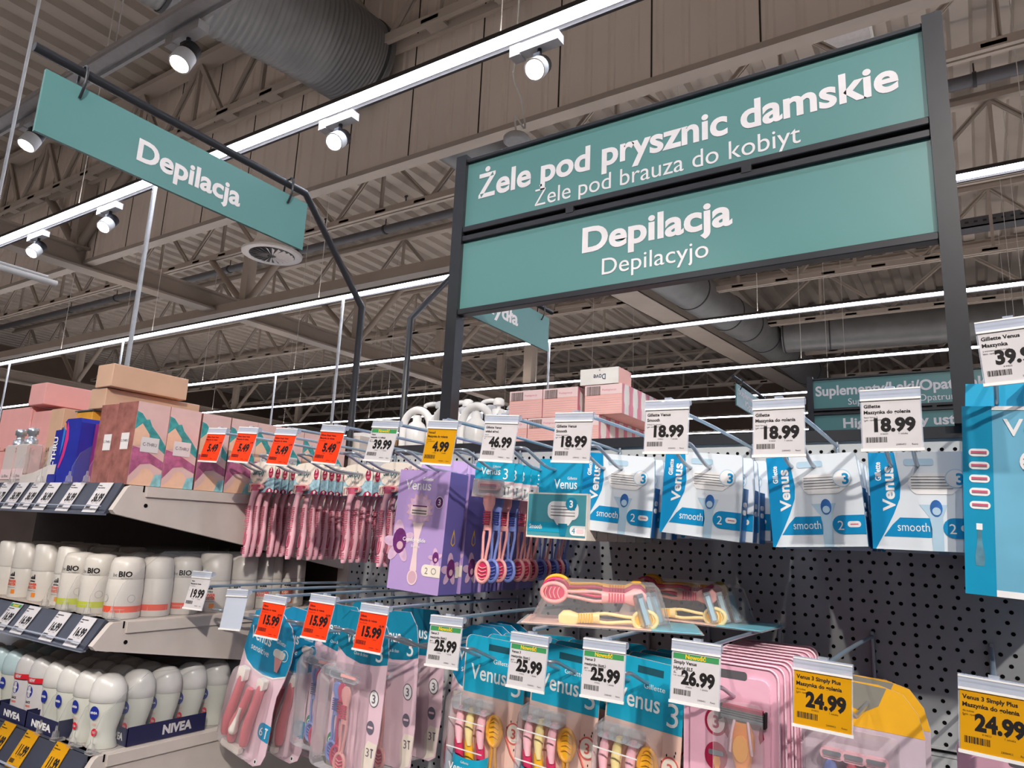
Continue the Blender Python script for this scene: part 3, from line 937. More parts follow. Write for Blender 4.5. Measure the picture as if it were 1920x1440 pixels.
def purple_box():
    r = thing('razor_carton', '', 'carton')
    w, h, d = .049, .181, .046
    b = MB()
    b.prism(rrect(-w, -h, w, 0, .001, 1), 0, d, LIL, LILD)
    y = -.0004
    b.text('Venus', WPR, -.010, -.030, .015, y, w=.050, bold=.012, res=4)
    b.text('Gillette', WPR, .008, -.0155, .0050, y, w=.020, bold=.02)
    st = []
    for i in range(28):
        a = 2 * PI * i / 28
        q = .026 if i % 2 else .0205
        st.append((-.002 + q * math.cos(a), -.060 + q * 1.0 * math.sin(a)))
    b.poly(st, DUST, y)
    b.poly(circ(-.002, -.060, .0205, 24), ORCH, y - .0002)
    b.prism(rrect(-.019, -.069, .015, -.053, .004, 3), y - .0006, y - .0002, PEACH)
    b.rect(-.016, -.0555, .012, -.0535, PLUM, y - .0008); b.rect(-.016, -.0625, .012, -.0605, GREYP, y - .0008); b.rect(-.016, -.0665, .012, -.0645, GREYP, y - .0008)
    b.poly([(-.012, -.079), (.008, -.079), (.003, -.100), (.002, -.125), (.0045, -.150), (-.0085, -.150), (-.006, -.125), (-.007, -.100)], PEACH, y - .0001)
    b.poly(circ(-.002, -.160, .0098, 20, .0115), PEACH, y - .0003)
    b.poly(circ(-.002, -.160, .0078, 20, .0092), DUST, y - .0004)
    flower(b, -.034, -.112, .032, y - .0002)
    b.poly(circ(.034, -.047, .0078, 22, .0092), PLUM, y - .0002)
    b.ring(.034, -.047, .0070, .0078, WPR, y - .0003, k=1.18)
    b.text('3', WPR, .034, -.0510, .0090, y - .0004, bold=.02, res=3)
    b.text('Comfortglide', WPR, -.006, -.108, .0058, y - .0006, w=.044, bold=.02)
    b.text('Breeze', WPR, -.002, -.1165, .0042, y - .0006, w=.016)
    b.prism(rrect(.014, -.156, w - .0003, -.139, .007, 4, (1, 0, 0, 1)), y - .0003, y, CREAM)
    b.text('2', GREYP, .0235, -.1525, .0095, y - .0005, res=3)
    b.ring(.037, -.1475, .0036, .0046, GREYP, y - .0005)
    flower(b, .038, -.129, .014, y - .0002)
    # right side: gold drop, orchid
    b.M = Matrix.Translation((w, d / 2, 0)) @ Matrix.Rotation(PI / 2, 4, 'Z')
    b.poly([(-.005, -.106), (0, -.110), (.005, -.106), (.005, -.100), (0, -.084), (-.005, -.100)], GOLD, y)
    b.poly([(-.0035, -.105), (0, -.108), (.0035, -.105), (.0035, -.100), (0, -.091), (-.0035, -.100)], LILD, y - .0002)
    flower(b, .001, -.145, .024, y - .0002)
    b.prism(rrect(.014, -.156, d / 2 - .001, -.139, .001, 1), y - .0003, y, CREAM)
    b.build('carton_body', r)
    b = MB()
    b.prism([(-w * .95, -.002), (w * .95, -.002), (w * .97, .020), (-w * .85, .024)], d - .002, d - .001, LILP)
    b.build('hang_tab', r)
    return r
pb = purple_box()
for k, y in enumerate((-.252, -.202, -.152, -.102, -.053)):
    lab = ['purple razor carton with orchid print, front one under the yellow 4.99 tag', 'second purple razor carton, behind the front one', 'third purple razor carton on its hook', 'fourth purple razor carton on its hook', 'rearmost purple razor carton on its hook'][k]
    o = pb if k == 0 else dup(pb, lab)
    o.location = (-.332, y, 1.638)
    o.rotation_euler = (math.radians(-1), math.radians(2.5 - k), math.radians(1.5))
    tag(o, lab, 'carton', 'purple cartons on one hook')

# long single razors on small turquoise cards
def v3_single(body, pad):
    r = thing('carded_razor', '', 'razor')
    b = MB()
    b.prism(rrect(-.034, -.030, .034, .010, .006, 4, (0, 0, 1, 1)), 0, .001, TQ)
    b.prism([(-.037, -.042), (.035, -.042), (.0345, -.018), (-.010, -.018), (-.035, -.016)], -.0002, .001, PEACH)
    b.text('Venus', WPR, -.006, -.009, .0105, -.0006, w=.034, bold=.012, res=3)
    b.text('3', WPR, .020, -.015, .016, -.0006, res=3)
    b.text('Gillette', WPR, .004, .001, .0034, -.0006, w=.014)
    b.prism(rrect(.016, -.040, .033, -.022, .003, 2), -.0006, -.0002, WPR)
    b.text('1', BLACK, .021, -.037, .011, -.0008); b.box(.0265, -.001, -.037, .0275, -.0006, -.026, GREYP); b.box(.0250, -.001, -.027, .0290, -.0006, -.0255, GREYP)
    b.build('backing_card', r)
    b = MB(); loop_handle(b, -.036, -.160, body, pad, -.002, -.004, k=1.25); hd = b.build('handle', r)
    b = MB(); cartridge(b, -.004, -.026, .036, PINKM, CRIM, -.003, .011); b.build('blade_head', hd)
    b = MB(); b.prism(rrect(-.027, -.040, .020, -.016, .004, 3), -.0115, -.001, CAPCL); b.build('clear_cap', r)
    return r
VP, VB = v3_single(PINKM, MAGEN), v3_single(PERI, NAVYR)
used = set()
for k, (y, c) in enumerate(((-.252, 'p'), (-.229, 'b'), (-.207, 'p'), (-.188, 'b'), (-.158, 'p'), (-.140, 'p'), (-.122, 'p'), (-.095, 'b'), (-.075, 'p'), (-.055, 'b'), (-.035, 'p'), (-.018, 'b'))):
    lab = ('salmon' if c == 'p' else 'blue') + ' long razor on turquoise card, ' + ('front one' if k == 0 else ORD[k] + ' from the front') + ' under the 46.99 tag'
    src = VP if c == 'p' else VB
    o = src if c not in used else dup(src, lab)
    used.add(c)
    o.location = (-.203, y, 1.640)
    o.rotation_euler = (0, math.radians(3 + random.uniform(-1, 1)), 0)
    tag(o, lab, 'razor', 'single razors on turquoise cards')

# teal blade refill carton
TEALB = mat('teal_carton', '4f9aa6', .3, var=.1, scale=14)
TEALH = mat('teal_header', '1a9cc4', .35, var=.02)
def teal_box():
    r = thing('blade_carton', '', 'carton')
    b = MB()
    b.box(-.046, 0, -.104, .046, .028, -.044, CREAM)
    y = -.0004
    b.box(-.0445, y, -.101, .0445, 0, -.046, TEALB)
    y -= .0003
    b.rect(-.0445, -.096, .008, -.083, TQ, y)
    b.text('Smooth', WPR, -.031, -.092, .0058, y - .0002, w=.020, bold=.03)
    b.prism(rrect(-.013, -.079, .034, -.055, .009, 4), y - .0004, y, WPR)
    b.poly([(-.006, -.075), (.028, -.075), (.020, -.086), (.002, -.086)], WPR, y - .0003)
    for i in range(4):
        b.rect(-.008, -.062 - .004 * i, .029, -.0612 - .004 * i, BLACK if i % 2 else GREYP, y - .0006)
    b.poly([(.004, -.084), (.018, -.084), (.015, -.100), (.007, -.100)], TQD, y - .0004)
    b.poly(circ(.023, -.058, .0085, 22), TQD, y - .0008)
    b.text('3', WPR, .023, -.0625, .0092, y - .001, bold=.03, res=3)
    b.prism(rrect(.022, -.0985, .0445, -.086, .005, 3, (1, 0, 0, 1)), y - .0004, y, WPR)
    b.text('4', TQD, .0275, -.0960, .0074, y - .0006)
    b.prism(rrect(.032, -.0955, .043, -.0900, .002, 2), y - .0006, y - .0004, PEACH)
    b.build('carton_body', r)
    b = MB()
    b.box(-.042, .020, -.046, .040, .0215, .004, TEALH)
    b.text('Venus', WPR, .001, -.037, .0135, .0196, w=.036, bold=.012, res=3)
    b.text('Gillette', WPR, .011, -.0245, .0042, .0196, w=.015)
    b.build('header_card', r)
    return r
tb = teal_box()
for k, y in enumerate((-.262, -.228, -.196, -.164, -.132, -.100, -.068, -.036)):
    lab = ['teal blade refill carton marked smooth, front one', 'second teal blade refill carton, behind the front one', 'third teal blade refill carton on its hook', 'fourth teal blade refill carton on its hook', 'fifth teal blade refill carton on its hook', 'sixth teal blade refill carton on its hook', 'seventh teal blade refill carton on its hook', 'rearmost teal blade refill carton on its hook'][k]
    o = tb if k == 0 else dup(tb, lab)
    o.location = (-.092, y, 1.649)
    o.rotation_euler = (0, math.radians(1), math.radians(-1))
    tag(o, lab, 'carton', 'teal refill cartons on one hook')

# white and blue cartons
WB = mat('ice_white_carton', 'e2e9ee', .3, var=.03, scale=9)
BL = mat('bright_blue_print', '0f8fc6', .3, var=.03)
BLD = mat('deep_blue_print', '1766a8', .3, var=.05)
BLK = mat('blue_knob_print', '3a6fb5', .3, var=.2, scale=60)
ICE = mat('ice_blue_print', 'b7d3e4', .3, var=.05)
def smooth_box():
    r = thing('razor_carton', '', 'carton')
    w, h, d = .098, .101, .026
    b = MB()
    U = lambda u, v: ((u - .5) * w, (v - 1) * h + .012)
    b.prism([U(0, 0), U(1, 0), U(1, .62), U(.97, .97), U(.95, 1), U(0, 1)], 0, .004, WB, ICE)
    b.prism([U(.0, 0), U(1, 0), U(1, .62), U(0, .62)], .004, d, BLD, BLD)
    y = -.0003
    b.poly([U(0, 0), U(.03, 0), U(.13, .18), U(.22, .36), U(.285, .52), U(.30, .66), U(.275, .85), U(.255, 1), U(0, 1)], BL, y)
    b.text('Venus', WPR, U(.235, .60)[0], U(.2, .62)[1], .0115, y - .0002, w=.047, rot=PI / 2, bold=.03, res=4)
    b.text('Gillette', WPR, U(.115, .8)[0], U(.1, .80)[1], .0056, y - .0002, w=.020, rot=PI / 2, bold=.03)
    b.poly([U(.46, .46), U(.72, .46), U(.67, .33), U(.66, 0), U(.56, 0), U(.55, .33)], ICE, y)
    b.prism([U(u, v) for u, v in ((.40, .60), (.44, .565), (.76, .565), (.83, .62), (.84, .72), (.80, .78), (.44, .78), (.38, .74), (.37, .66))], y - .0003, y, WPR)
    for i in range(5):
        b.rect(U(.40, 0)[0], U(0, .62 + .03 * i)[1], U(.78, 0)[0], U(0, .626 + .03 * i)[1], BLACK if i in (2, 3) else GREYP, y - .0005)
    b.poly(circ(U(.81, 0)[0], U(0, .725)[1], .0098, 22), ICE, y - .0006)
    b.poly(circ(U(.81, 0)[0], U(0, .725)[1], .0088, 22), WPR, y - .0007)
    b.text('3', BL, U(.845, 0)[0], U(0, .665)[1], .0115, y - .0009, bold=.03, res=3)
    b.prism([p for p in circ(U(.615, 0)[0], U(0, .425)[1], .0055, 18, .0085)], y - .0005, y, BLK)
    b.poly(circ(U(.615, 0)[0], U(0, .395)[1], .0038, 14, .004), ICE, y - .0007)
    b.poly([U(.115, .13), U(.56, .13), U(.565, .22), U(.55, .325), U(.275, .325), U(.2, .25)], BL, y)
    b.text('smooth', WPR, U(.395, 0)[0], U(0, .19)[1], .0092, y - .0002, w=.029, res=3)
    b.prism(rrect(U(.665, 0)[0], U(0, .13)[1], U(1, 0)[0], U(0, .33)[1], .0098, 5, (1, 0, 0, 1)), y - .0003, y, BL)
    b.text('2', WPR, U(.75, 0)[0], U(0, .175)[1], .0102, y - .0005, res=3)
    b.prism(rrect(U(.82, 0)[0], U(0, .20)[1], U(.955, 0)[0], U(0, .265)[1], .003, 3), y - .0006, y - .0003, WPR)
    b.rect(U(.85, 0)[0], U(0, .228)[1], U(.93, 0)[0], U(0, .238)[1], PINKR, y - .0008)
    b.prism(rrect(U(.34, 0)[0], U(0, .86)[1], U(.62, 0)[0], U(0, .93)[1], .0025, 3), y - .0002, y, ICE)
    # right side graphics
    b.M = Matrix.Translation((w / 2, d / 2, 0)) @ Matrix.Rotation(PI / 2, 4, 'Z')
    for z in (U(0, .40)[1], U(0, .31)[1]):
        b.prism(rrect(-.006, z, .006, z + .006, .0028, 3), -.0006, 0, WPR)
    b.build('carton_body', r)
    return r
sb = smooth_box()
SBX = [(-.008, -.250, 1.644, 5, 5), (.103, -.250, 1.644, 5, 0), (.226, -.250, 1.639, -3, -2), (.333, -.250, 1.640, 0, 2)]
nm = ['leftmost', 'second', 'third', 'rightmost']
k0 = True
for i, (x, y0, z, roll, yaw) in enumerate(SBX):
    for k in range(8):
        lab = 'white-blue razor carton, ' + ('front one' if k == 0 else ORD[k] + ' from the front') + ' on the ' + nm[i] + ' such hook'
        o = sb if k0 else dup(sb, lab)
        k0 = False
        o.location = (x + (0, .004, .002, .006, .003, .005, .001, .004)[k] * (1 if i % 2 else -.2), y0 + .031 * k, z + (0, -.001, -.003, 0, -.002, -.001, -.002, 0)[k])
        o.rotation_euler = (0, math.radians(roll * max(0, 1 - .3 * k)), math.radians(yaw + (0, 3, -2, 1, -1, 1, 0, -1)[k]))
        tag(o, lab, 'carton', 'white and blue cartons on four hooks')

# big blue carton at the right edge
def big_box():
    r = thing('starter_carton', 'large turquoise and blue razor carton cut by the right edge', 'carton', (.425, -.27, 1.700), (0, math.radians(3), math.radians(1)))
    b = MB()
    b.prism(rrect(-.051, -.190, .055, -.008, .001, 1), 0, .05, mat('aqua_panel', '6fb2cd', .35, var=.08, scale=14), BL)
    y = -.0004
    BT = mat('big_carton_band', '0d93ba', .35, var=.03)
    b.rect(-.051, -.190, -.026, -.008, BT, y)
    for i in range(5):
        z = -.058 - .0128 * i
        b.prism(rrect(-.046, z, -.029, z + .0075, .0036, 4), y - .0004, y, WPR)
        b.rect(-.044, z + .003, -.031, z + .0052, PINKR, y - .0006)
        b.rect(-.044, z + .0022, -.031, z + .0028, GREYP, y - .0006)
    b.poly([(-.040, -.128), (-.037, -.128), (-.0365, -.140), (-.0345, -.155), (-.035, -.163), (-.042, -.163), (-.0425, -.155), (-.0405, -.140)], mat('grey_handle_print', '5d8a9c', .3, var=.2, scale=90), y - .0002)
    b.rect(-.041, -.129, -.036, -.123, WPR, y - .0003)
    b.rect(-.026, -.012, .055, -.008, WPR, y - .0002)
    b.rect(-.026, -.190, .055, -.184, WPR, y - .0002)
    b.text('Venus', WPR, .014, -.037, .017, y - .0003, w=.062, bold=.012, res=4)
    b.poly(circ(.012, -.062, .017, 24, .014), WPR, y - .0002)
    for i in range(3):
        b.rect(-.002, -.060 - .005 * i, .026, -.0588 - .005 * i, PINKR, y - .0005)
    b.build('carton_body', r)
    b = MB()
    b.prism([(-.048, -.010), (.052, -.010), (.051, .022), (-.047, .022)], .036, .038, mat('header_blue', '22a6cc', .35))
    b.box(.004, .01, -.006, .014, .036, .022, clear('blue_clear', '1c8fc4', .55))
    b.build('hang_tab', r)
    return r
bb = big_box()
for k in range(4):
    o = dup(bb, ORD[k + 1] + ' large turquoise and blue razor carton behind the front one at the right edge', (.427, -.215 + .053 * k, 1.700))
    tag(o, o['label'], 'carton', 'large blue cartons at the right edge')
bb['group'] = 'large blue cartons at the right edge'
# ------------------------------------------------------------------ lower hooks
ROSE = mat('rose_card', 'eccbd6', .4, var=.03)
CORAL = mat('coral_plastic', 'e0707a', .35)
SENSB = mat('sensitive_blue', '1490bd', .35, var=.03)
MILK = mat('milky_plastic', 'e9dfd6', .35)
def sensitive_pack():
    r = thing('razor_pack', '', 'pack')
    b = MB()
    out = [(-.062, -.205), (-.055, -.222), (-.040, -.231), (.030, -.231), (.046, -.222), (.052, -.205), (.050, -.170), (.046, -.140), (.046, -.115), (.055, -.085), (.060, -.055), (.058, -.025), (.045, -.004), (.020, .010), (-.020, .010), (-.045, -.004), (-.050, -.040), (-.053, -.080), (-.058, -.150)]
    b.prism(out, 0, .0012, ROSE)
    b.build('backing_card', r)
    b = MB()
    y = -.0006
    b.poly([(-.0525, -.072), (-.040, -.086), (-.020, -.094), (.005, -.096), (.030, -.092), (.056, -.080), (.060, -.055), (.058, -.025), (.045, -.004), (.020, .010), (-.020, .010), (-.045, -.004), (-.050, -.040)], WHITE, y)
    b.poly([(-.0525, -.069), (-.040, -.083), (-.020, -.091), (.005, -.093), (.030, -.089), (.056, -.077), (.060, -.055), (.058, -.025), (.045, -.004), (.020, .010), (-.020, .010), (-.045, -.004), (-.050, -.040)], SENSB, y - .0002)
    b.text('Venus', WPR, -.018, -.047, .020, y - .0004, w=.052, bold=.012, res=3)
    b.text('sensitive', WPR, -.014, -.064, .0105, y - .0004, w=.044, res=3)
    b.text('Gillette', WPR, .030, -.036, .007, y - .0004, w=.022)
    b.prism(rrect(.020, -.056, .046, -.044, .005, 3), y - .003, y, MILK)
    b.prism(circ(.044, -.049, .009, 18), y - .001, y - .0002, SENSB); b.ring(.044, -.049, .008, .009, WPR, y - .0012); b.text('3', WPR, .044, -.0535, .009, y - .0014)
    b.prism([(.024, -.057), (.042, -.057), (.037, -.078), (.030, -.078)], y - .002, y, PINKM)
    b.build('header_print', r)
    b = MB()
    for (xa, xb, zt, zb) in ((-.030, -.040, -.106, -.205), (-.006, -.022, -.118, -.210), (.018, .008, -.104, -.205)):
        b.tube(smooth([(xa, -.009, zt), (xa * .6 + xb * .4, -.010, zt - .035), (xb, -.010, zb + .03), (xb, -.009, zb)], 4), [.0055, .0065, .007, .007, .0075, .0075, .008, .008, .0085, .0085, .008, .0075, .006], CORAL, 10, flat=1)
    b.build('handle', r)
    for q in ((-.039, -.113, -.022, -.092), (.010, -.110, .026, -.094)):
        b = MB(); b.prism(rrect(*q, .003, 3), -.014, -.004, MILK); b.build('blade_head', r)
    b = MB()
    b.tube(smooth([(-.010, -.016, -.150), (-.013, -.017, -.175), (-.016, -.016, -.192)], 4), [.003, .003, .003, .004, .005, .006, .0075, .0075, .006], MILK, 8)
    b.build('upturned_handle', r)
    b = MB(); b.prism(rrect(-.042, -.222, .004, -.212, .003, 3), -.012, -.003, MILK); b.build('lower_head_caps', r)
    b = MB()
    b.prism(rrect(.024, -.186, .051, -.160, .010, 5, (1, 0, 0, 1)), y - .0004, y, SENSB)
    b.text('6', WPR, .032, -.180, .0135, y - .0008, res=3)
    b.tube([(.0435, y - .001, -.181), (.0435, y - .001, -.166)], .0012, WPR, 6); b.box(.0405, y - .002, -.167, .0465, y, -.1655, WPR)
    b.build('count_badge', r)
    b = MB()
    b.prism(circ(-.048, -.192, .0105, 20, .0125), y - .0006, y, SENSB)
    b.text('Gratis', WPR, -.048, -.194, .005, y - .0008, w=.014)
    b.build('free_badge', r)
    b = MB()
    b.rect(.030, -.226, .037, -.218, WPR, y); b.rect(.032, -.224, .035, -.220, BLACK, y - .0002)
    b.build('recycling_mark', r)
    b = MB()
    rg = []
    for (s, yy) in ((1, -.0008), (.96, -.014), (.86, -.020)):
        cx, cz = -.008, -.155
        rg.append([(cx + s * (p[0] - cx), yy, cz + s * (p[1] - cz)) for p in rrect(-.054, -.224, .036, -.090, .018, 4)])
    b.loft(rg, BLISTER, False, caps=False)
    b.add(rg[-1], [tuple(range(len(rg[-1])))], BLISTER)
    b.build('blister', r)
    return r
sp = sensitive_pack()
k0 = True
for k, (x, y) in enumerate(((-.602, -.285), (-.597, -.236), (-.594, -.200), (-.592, -.165))):
    lab = ['pink and blue six razor blister, front one with tilted card', 'second pink six razor blister, behind the tilted front one', 'third pink six razor blister on the same hook', 'fourth pink six razor blister on the same hook'][k]
    o = sp if k == 0 else dup(sp, lab)
    o.location = (x, y, 1.398)
    o.rotation_euler = (math.radians(2), math.radians((13, 7, 4, 3)[k]), math.radians(2))
    tag(o, lab, 'pack', 'six razor packs on the lower hooks')
for k, y in enumerate((-.120, -.095, -.07, -.045)):
    lab = ORD[k] + ' dim six razor blister seen edge on behind the left 25.99 tag'
    o = dup(sp, lab, (-.300, y, 1.392), (0, math.radians(2), 0))
    tag(o, lab, 'pack', 'six razor packs on the lower hooks')

GREY3 = mat('label_grey', '6f6a78', .5)
def triple_pack():
    r = thing('razor_pack', '', 'pack')
    b = MB()
    b.prism([(-.054, -.185), (-.048, -.203), (-.030, -.212), (.030, -.215), (.042, -.208), (.050, -.150), (.054, -.040), (.050, -.010), (.036, .010), (-.030, .010), (-.046, -.004), (-.049, -.060)], 0, .0012, ROSE)
    y = -.0004
    b.poly([(-.0485, -.045), (-.030, -.056), (0, -.062), (.030, -.060), (.0535, -.055), (.054, -.040), (.050, -.010), (.036, .010), (-.030, .010), (-.046, -.004)], TQD, y)
    b.text('Venus', WPR, -.008, -.036, .020, y - .0002, w=.050, bold=.012, res=3)
    b.text('3', WPR, .037, -.054, .026, y - .0002, res=3)
    b.text('Close & clean', WPR, 0, -.051, .005, y - .0002, w=.028)
    b.poly(circ(.034, -.105, .0095, 22, .012), GREY3, y - .0001)
    b.poly(circ(.034, -.105, .008, 22, .0105), WPR, y - .0003)
    b.text('3', GREY3, .034, -.111, .012, y - .0005, bold=.02, res=3)
    b.poly(circ(.032, -.145, .0075, 18, .0095), GREY3, y - .0001); b.rect(.027, -.146, .037, -.143, ROSE, y - .0003)
    b.poly([(.022, -.214), (.040, -.207), (.048, -.165), (.030, -.163), (.020, -.180)], CREAM, y - .0001)
    b.text('3', GREY3, .031, -.184, .012, y - .0004, res=3); b.box(.0385, y - .001, -.184, .0397, y, -.172, GREY3); b.box(.0368, y - .001, -.1735, .0415, y, -.172, GREY3)
    b.poly(circ(-.044, -.180, .008, 18, .012), mat('eco_green', '1f8a5e', .5), y - .0002)
    b.ring(-.044, -.180, .004, .0055, WPR, y - .0004)
    b.build('backing_card', r)
    for nm2, mt, pad, x, yy, z0, z1 in (('handle', PERI, NAVYR, -.030, -.010, -.092, -.202), ('handle', MAGEN, CRIM, -.018, -.012, -.092, -.206), ('handle', PINKM, MAGEN, -.002, -.020, -.092, -.212)):
        b = MB(); loop_handle(b, z0, z1, mt, pad, x, yy, k=1.15); b.build(nm2, r)
    b = MB()
    for cx, cz, yy in ((-.046, -.079, -.012), (-.028, -.079, -.016), (.004, -.079, -.022)):
        cartridge(b, cx + .002, cz, .030, CAPCL, CHROME, yy, .012)
    b.box(-.010, -.0275, -.078, .020, -.026, -.074, PINKM)
    b.build('blade_head', r)
    b = MB()
    rg = []
    for (s, yy) in ((1, -.001), (.97, -.022), (.88, -.032)):
        cx, cz = -.016, -.145
        rg.append([(cx + s * (p[0] - cx), yy, cz + s * (p[1] - cz)) for p in rrect(-.058, -.214, .026, -.066, .012, 4)])
    b.loft(rg, BLISTER, False, caps=False)
    b.add(rg[-1], [tuple(range(len(rg[-1])))], BLISTER)
    b.build('blister', r)
    return r
tp = triple_pack()
for k, (x, y, w) in enumerate(((-.402, -.285, 'front one under the middle 15.99 tag'), (-.398, -.225, 'second one, behind the front one'), (-.395, -.165, 'third one, deep on its hook'), (-.505, -.235, 'left one under the left 15.99 tag'), (-.500, -.175, 'rear one under the left 15.99 tag'))):
    lab = 'three razor blister with loop handles, ' + w
    o = tp if k == 0 else dup(tp, lab)
    o.location = (x, y, 1.413)
    o.rotation_euler = (math.radians(2), math.radians((3, -2, 0, 2, 1)[k]), math.radians((0, -3, 2, 2, -2)[k]))
    tag(o, lab, 'pack', 'three razor blisters')

# turquoise topped packs with a paper sleeve over the razors
def sleeve_pack():
    r = thing('razor_pack', '', 'pack')
    b = MB()
    b.prism(rrect(-.048, -.270, .048, .012, .010, 4), 0, .0012, PEACH2)
    y = -.0004
    b.prism(rrect(-.046, -.062, .048, .012, .009, 4, (0, 0, 1, 1)), y - .0002, y, TQ)
    b.text('Venus', WPR, -.008, -.044, .020, y - .0006, w=.056, bold=.012, res=3)
    b.text('3', WPR, .036, -.055, .027, y - .0006, res=3)
    b.text('Gillette', WPR, .012, -.020, .006, y - .0006, w=.026, res=3)
    b.rect(-.010, -.004, .022, .004, mat('slot_dark', '1f4f5c', .5), y - .0006)
    b.ring(.036, -.100, .0095, .0112, mat('coral_print', 'd8695f', .5), y - .0002, k=1.2)
    b.poly(circ(.036, -.100, .0095, 20, .0114), CREAM, y - .0001)
    b.text('3', mat('coral_print', ''), .036, -.106, .012, y - .0004, bold=.02, res=3)
    b.tube([(.024, y, -.105), (.034, y, -.125), (.047, y, -.140)], .0012, mat('coral_print', ''), 5)
    rnd = random.Random(5)
    for i in range(14):
        a, c = rnd.uniform(.026, .046), rnd.uniform(-.26, -.07)
        b.poly(circ(a, c, .0008, 6, .0018), BLACK, y - .0002)
    b.ring(.040, -.180, .006, .0075, mat('coral_print', ''), y - .0002)
    b.build('backing_card', r)
    for x, mt, dk in ((-.038, PINKL, MAGEN), (-.022, YELL, YELP), (-.004, PINKL, MAGEN)):
        b = MB()
        zs = [(-.078, .0036, 0), (-.090, .0058, -.002), (-.104, .0062, -.003), (-.116, .0048, -.002), (-.124, .003, .0)]
        b.loft([[(x + dx + w * math.cos(2 * PI * i / 10), -.012 + .005 * math.sin(2 * PI * i / 10), z) for i in range(10)] for z, w, dx in zs], mt)
        b.build('neck', r)
        b = MB()
        zs = [(-.110, .003, -.004), (-.122, .0062, -.003), (-.150, .0064, .001), (-.190, .0066, .004), (-.235, .0066, .008), (-.262, .004, .009)]
        b.loft([[(x + dx + w * math.cos(2 * PI * i / 10), -.010 + .005 * math.sin(2 * PI * i / 10), z) for i in range(10)] for z, w, dx in zs], dk)
        b.build('handle', r)
    b = MB(); loop_handle(b, -.232, -.082, mat('amber_plastic', 'e2a03c', .35), YELP, .014, -.010, k=1.2); b.build('upturned_handle', r)
    b = MB()
    for x in (-.036, -.020, -.003):
        b.prism(rrect(x - .011, -.081, x + .011, -.066, .004, 3), -.022, -.006, CAPCL)
    b.build('clear_cap', r)
    b = MB()
    lw = [(-.050, -.0065), (-.040, -.021), (-.020, -.026), (0, -.024), (.008, -.012)]
    P = smooth([(p[0], p[1], 0) for p in lw], 3)
    n = len(P)
    zt = [-.132 - .004 * math.sin(PI * i / (n - 1)) for i in range(n)]
    zm = [-.156 - .012 * math.sin(PI * min(1, i / (n - 1) + .15)) for i in range(n)]
    zb = [-.196 + .010 * (i / (n - 1)) ** 3 for i in range(n)]
    def st(za, zc, mt, off):
        b.add([(p.x, p.y - off, z) for p, z in zip(P, za)] + [(p.x, p.y - off, z) for p, z in zip(P, zc)], [(n + i, n + i + 1, i + 1, i) for i in range(n - 1)], mt, True)
    st(zt, zm, TQ, 0)
    st(zm, zb, PEACH, 0)
    b.M = Matrix.Translation((-.022, -.0268, 0)) @ Matrix.Rotation(math.radians(2), 4, 'Z')
    b.text('Venus', WPR, -.006, -.154, .0105, -.0006, w=.028, bold=.012, res=3)
    b.text('3', WPR, .014, -.159, .014, -.0006, res=3)
    b.text('Gillette', WPR, .004, -.1425, .0032, -.0008, w=.012)
    b.text('Simply', mat('aqua_ink', '5fc0d0', .5), 0, -.162, .004, -.0006, w=.014)
    b.M = Matrix()
    b.box(-.0475, -.0155, -.190, -.0470, -.0145, -.178, BLACK)
    b.box(-.044, -.0192, -.190, -.041, -.0180, -.180, BLACK)
    b.build('paper_sleeve', r)
    b = MB()
    rg = []
    for (s, yy) in ((1, -.001), (.98, -.022), (.93, -.028)):
        cx, cz = -.012, -.16
        rg.append([(cx + s * (p[0] - cx), yy, cz + s * (p[1] - cz)) for p in rrect(-.051, -.262, .026, -.062, .008, 3)])
    b.loft(rg, BLISTER, False, caps=False)
    for z in (-.091, -.126):
        b.box(-.047, -.0295, z, .008, -.0285, z + .0012, WHITE)
    b.build('blister', r)
    return r
vp = sleeve_pack()
k0 = True
for i, (x, w) in enumerate(((-.176, 'left'), (-.068, 'middle'), (.038, 'right'))):
    for k in range(4):
        lab = 'turquoise topped sleeved razor pack, ' + ('front' if k == 0 else ORD[k]) + ' one on the ' + w + ' hook'
        o = vp if k0 else dup(vp, lab)
        k0 = False
        o.location = (x + .004 * (k % 2), -.268 + .045 * k, 1.398 + (0, .003, .001)[i] - .002 * k)
        o.rotation_euler = (math.radians(2), math.radians((3, 4, 5)[i] - 1.5 * k), math.radians((2, 1, 0)[i]))
        tag(o, lab, 'pack', 'sleeved razor packs')

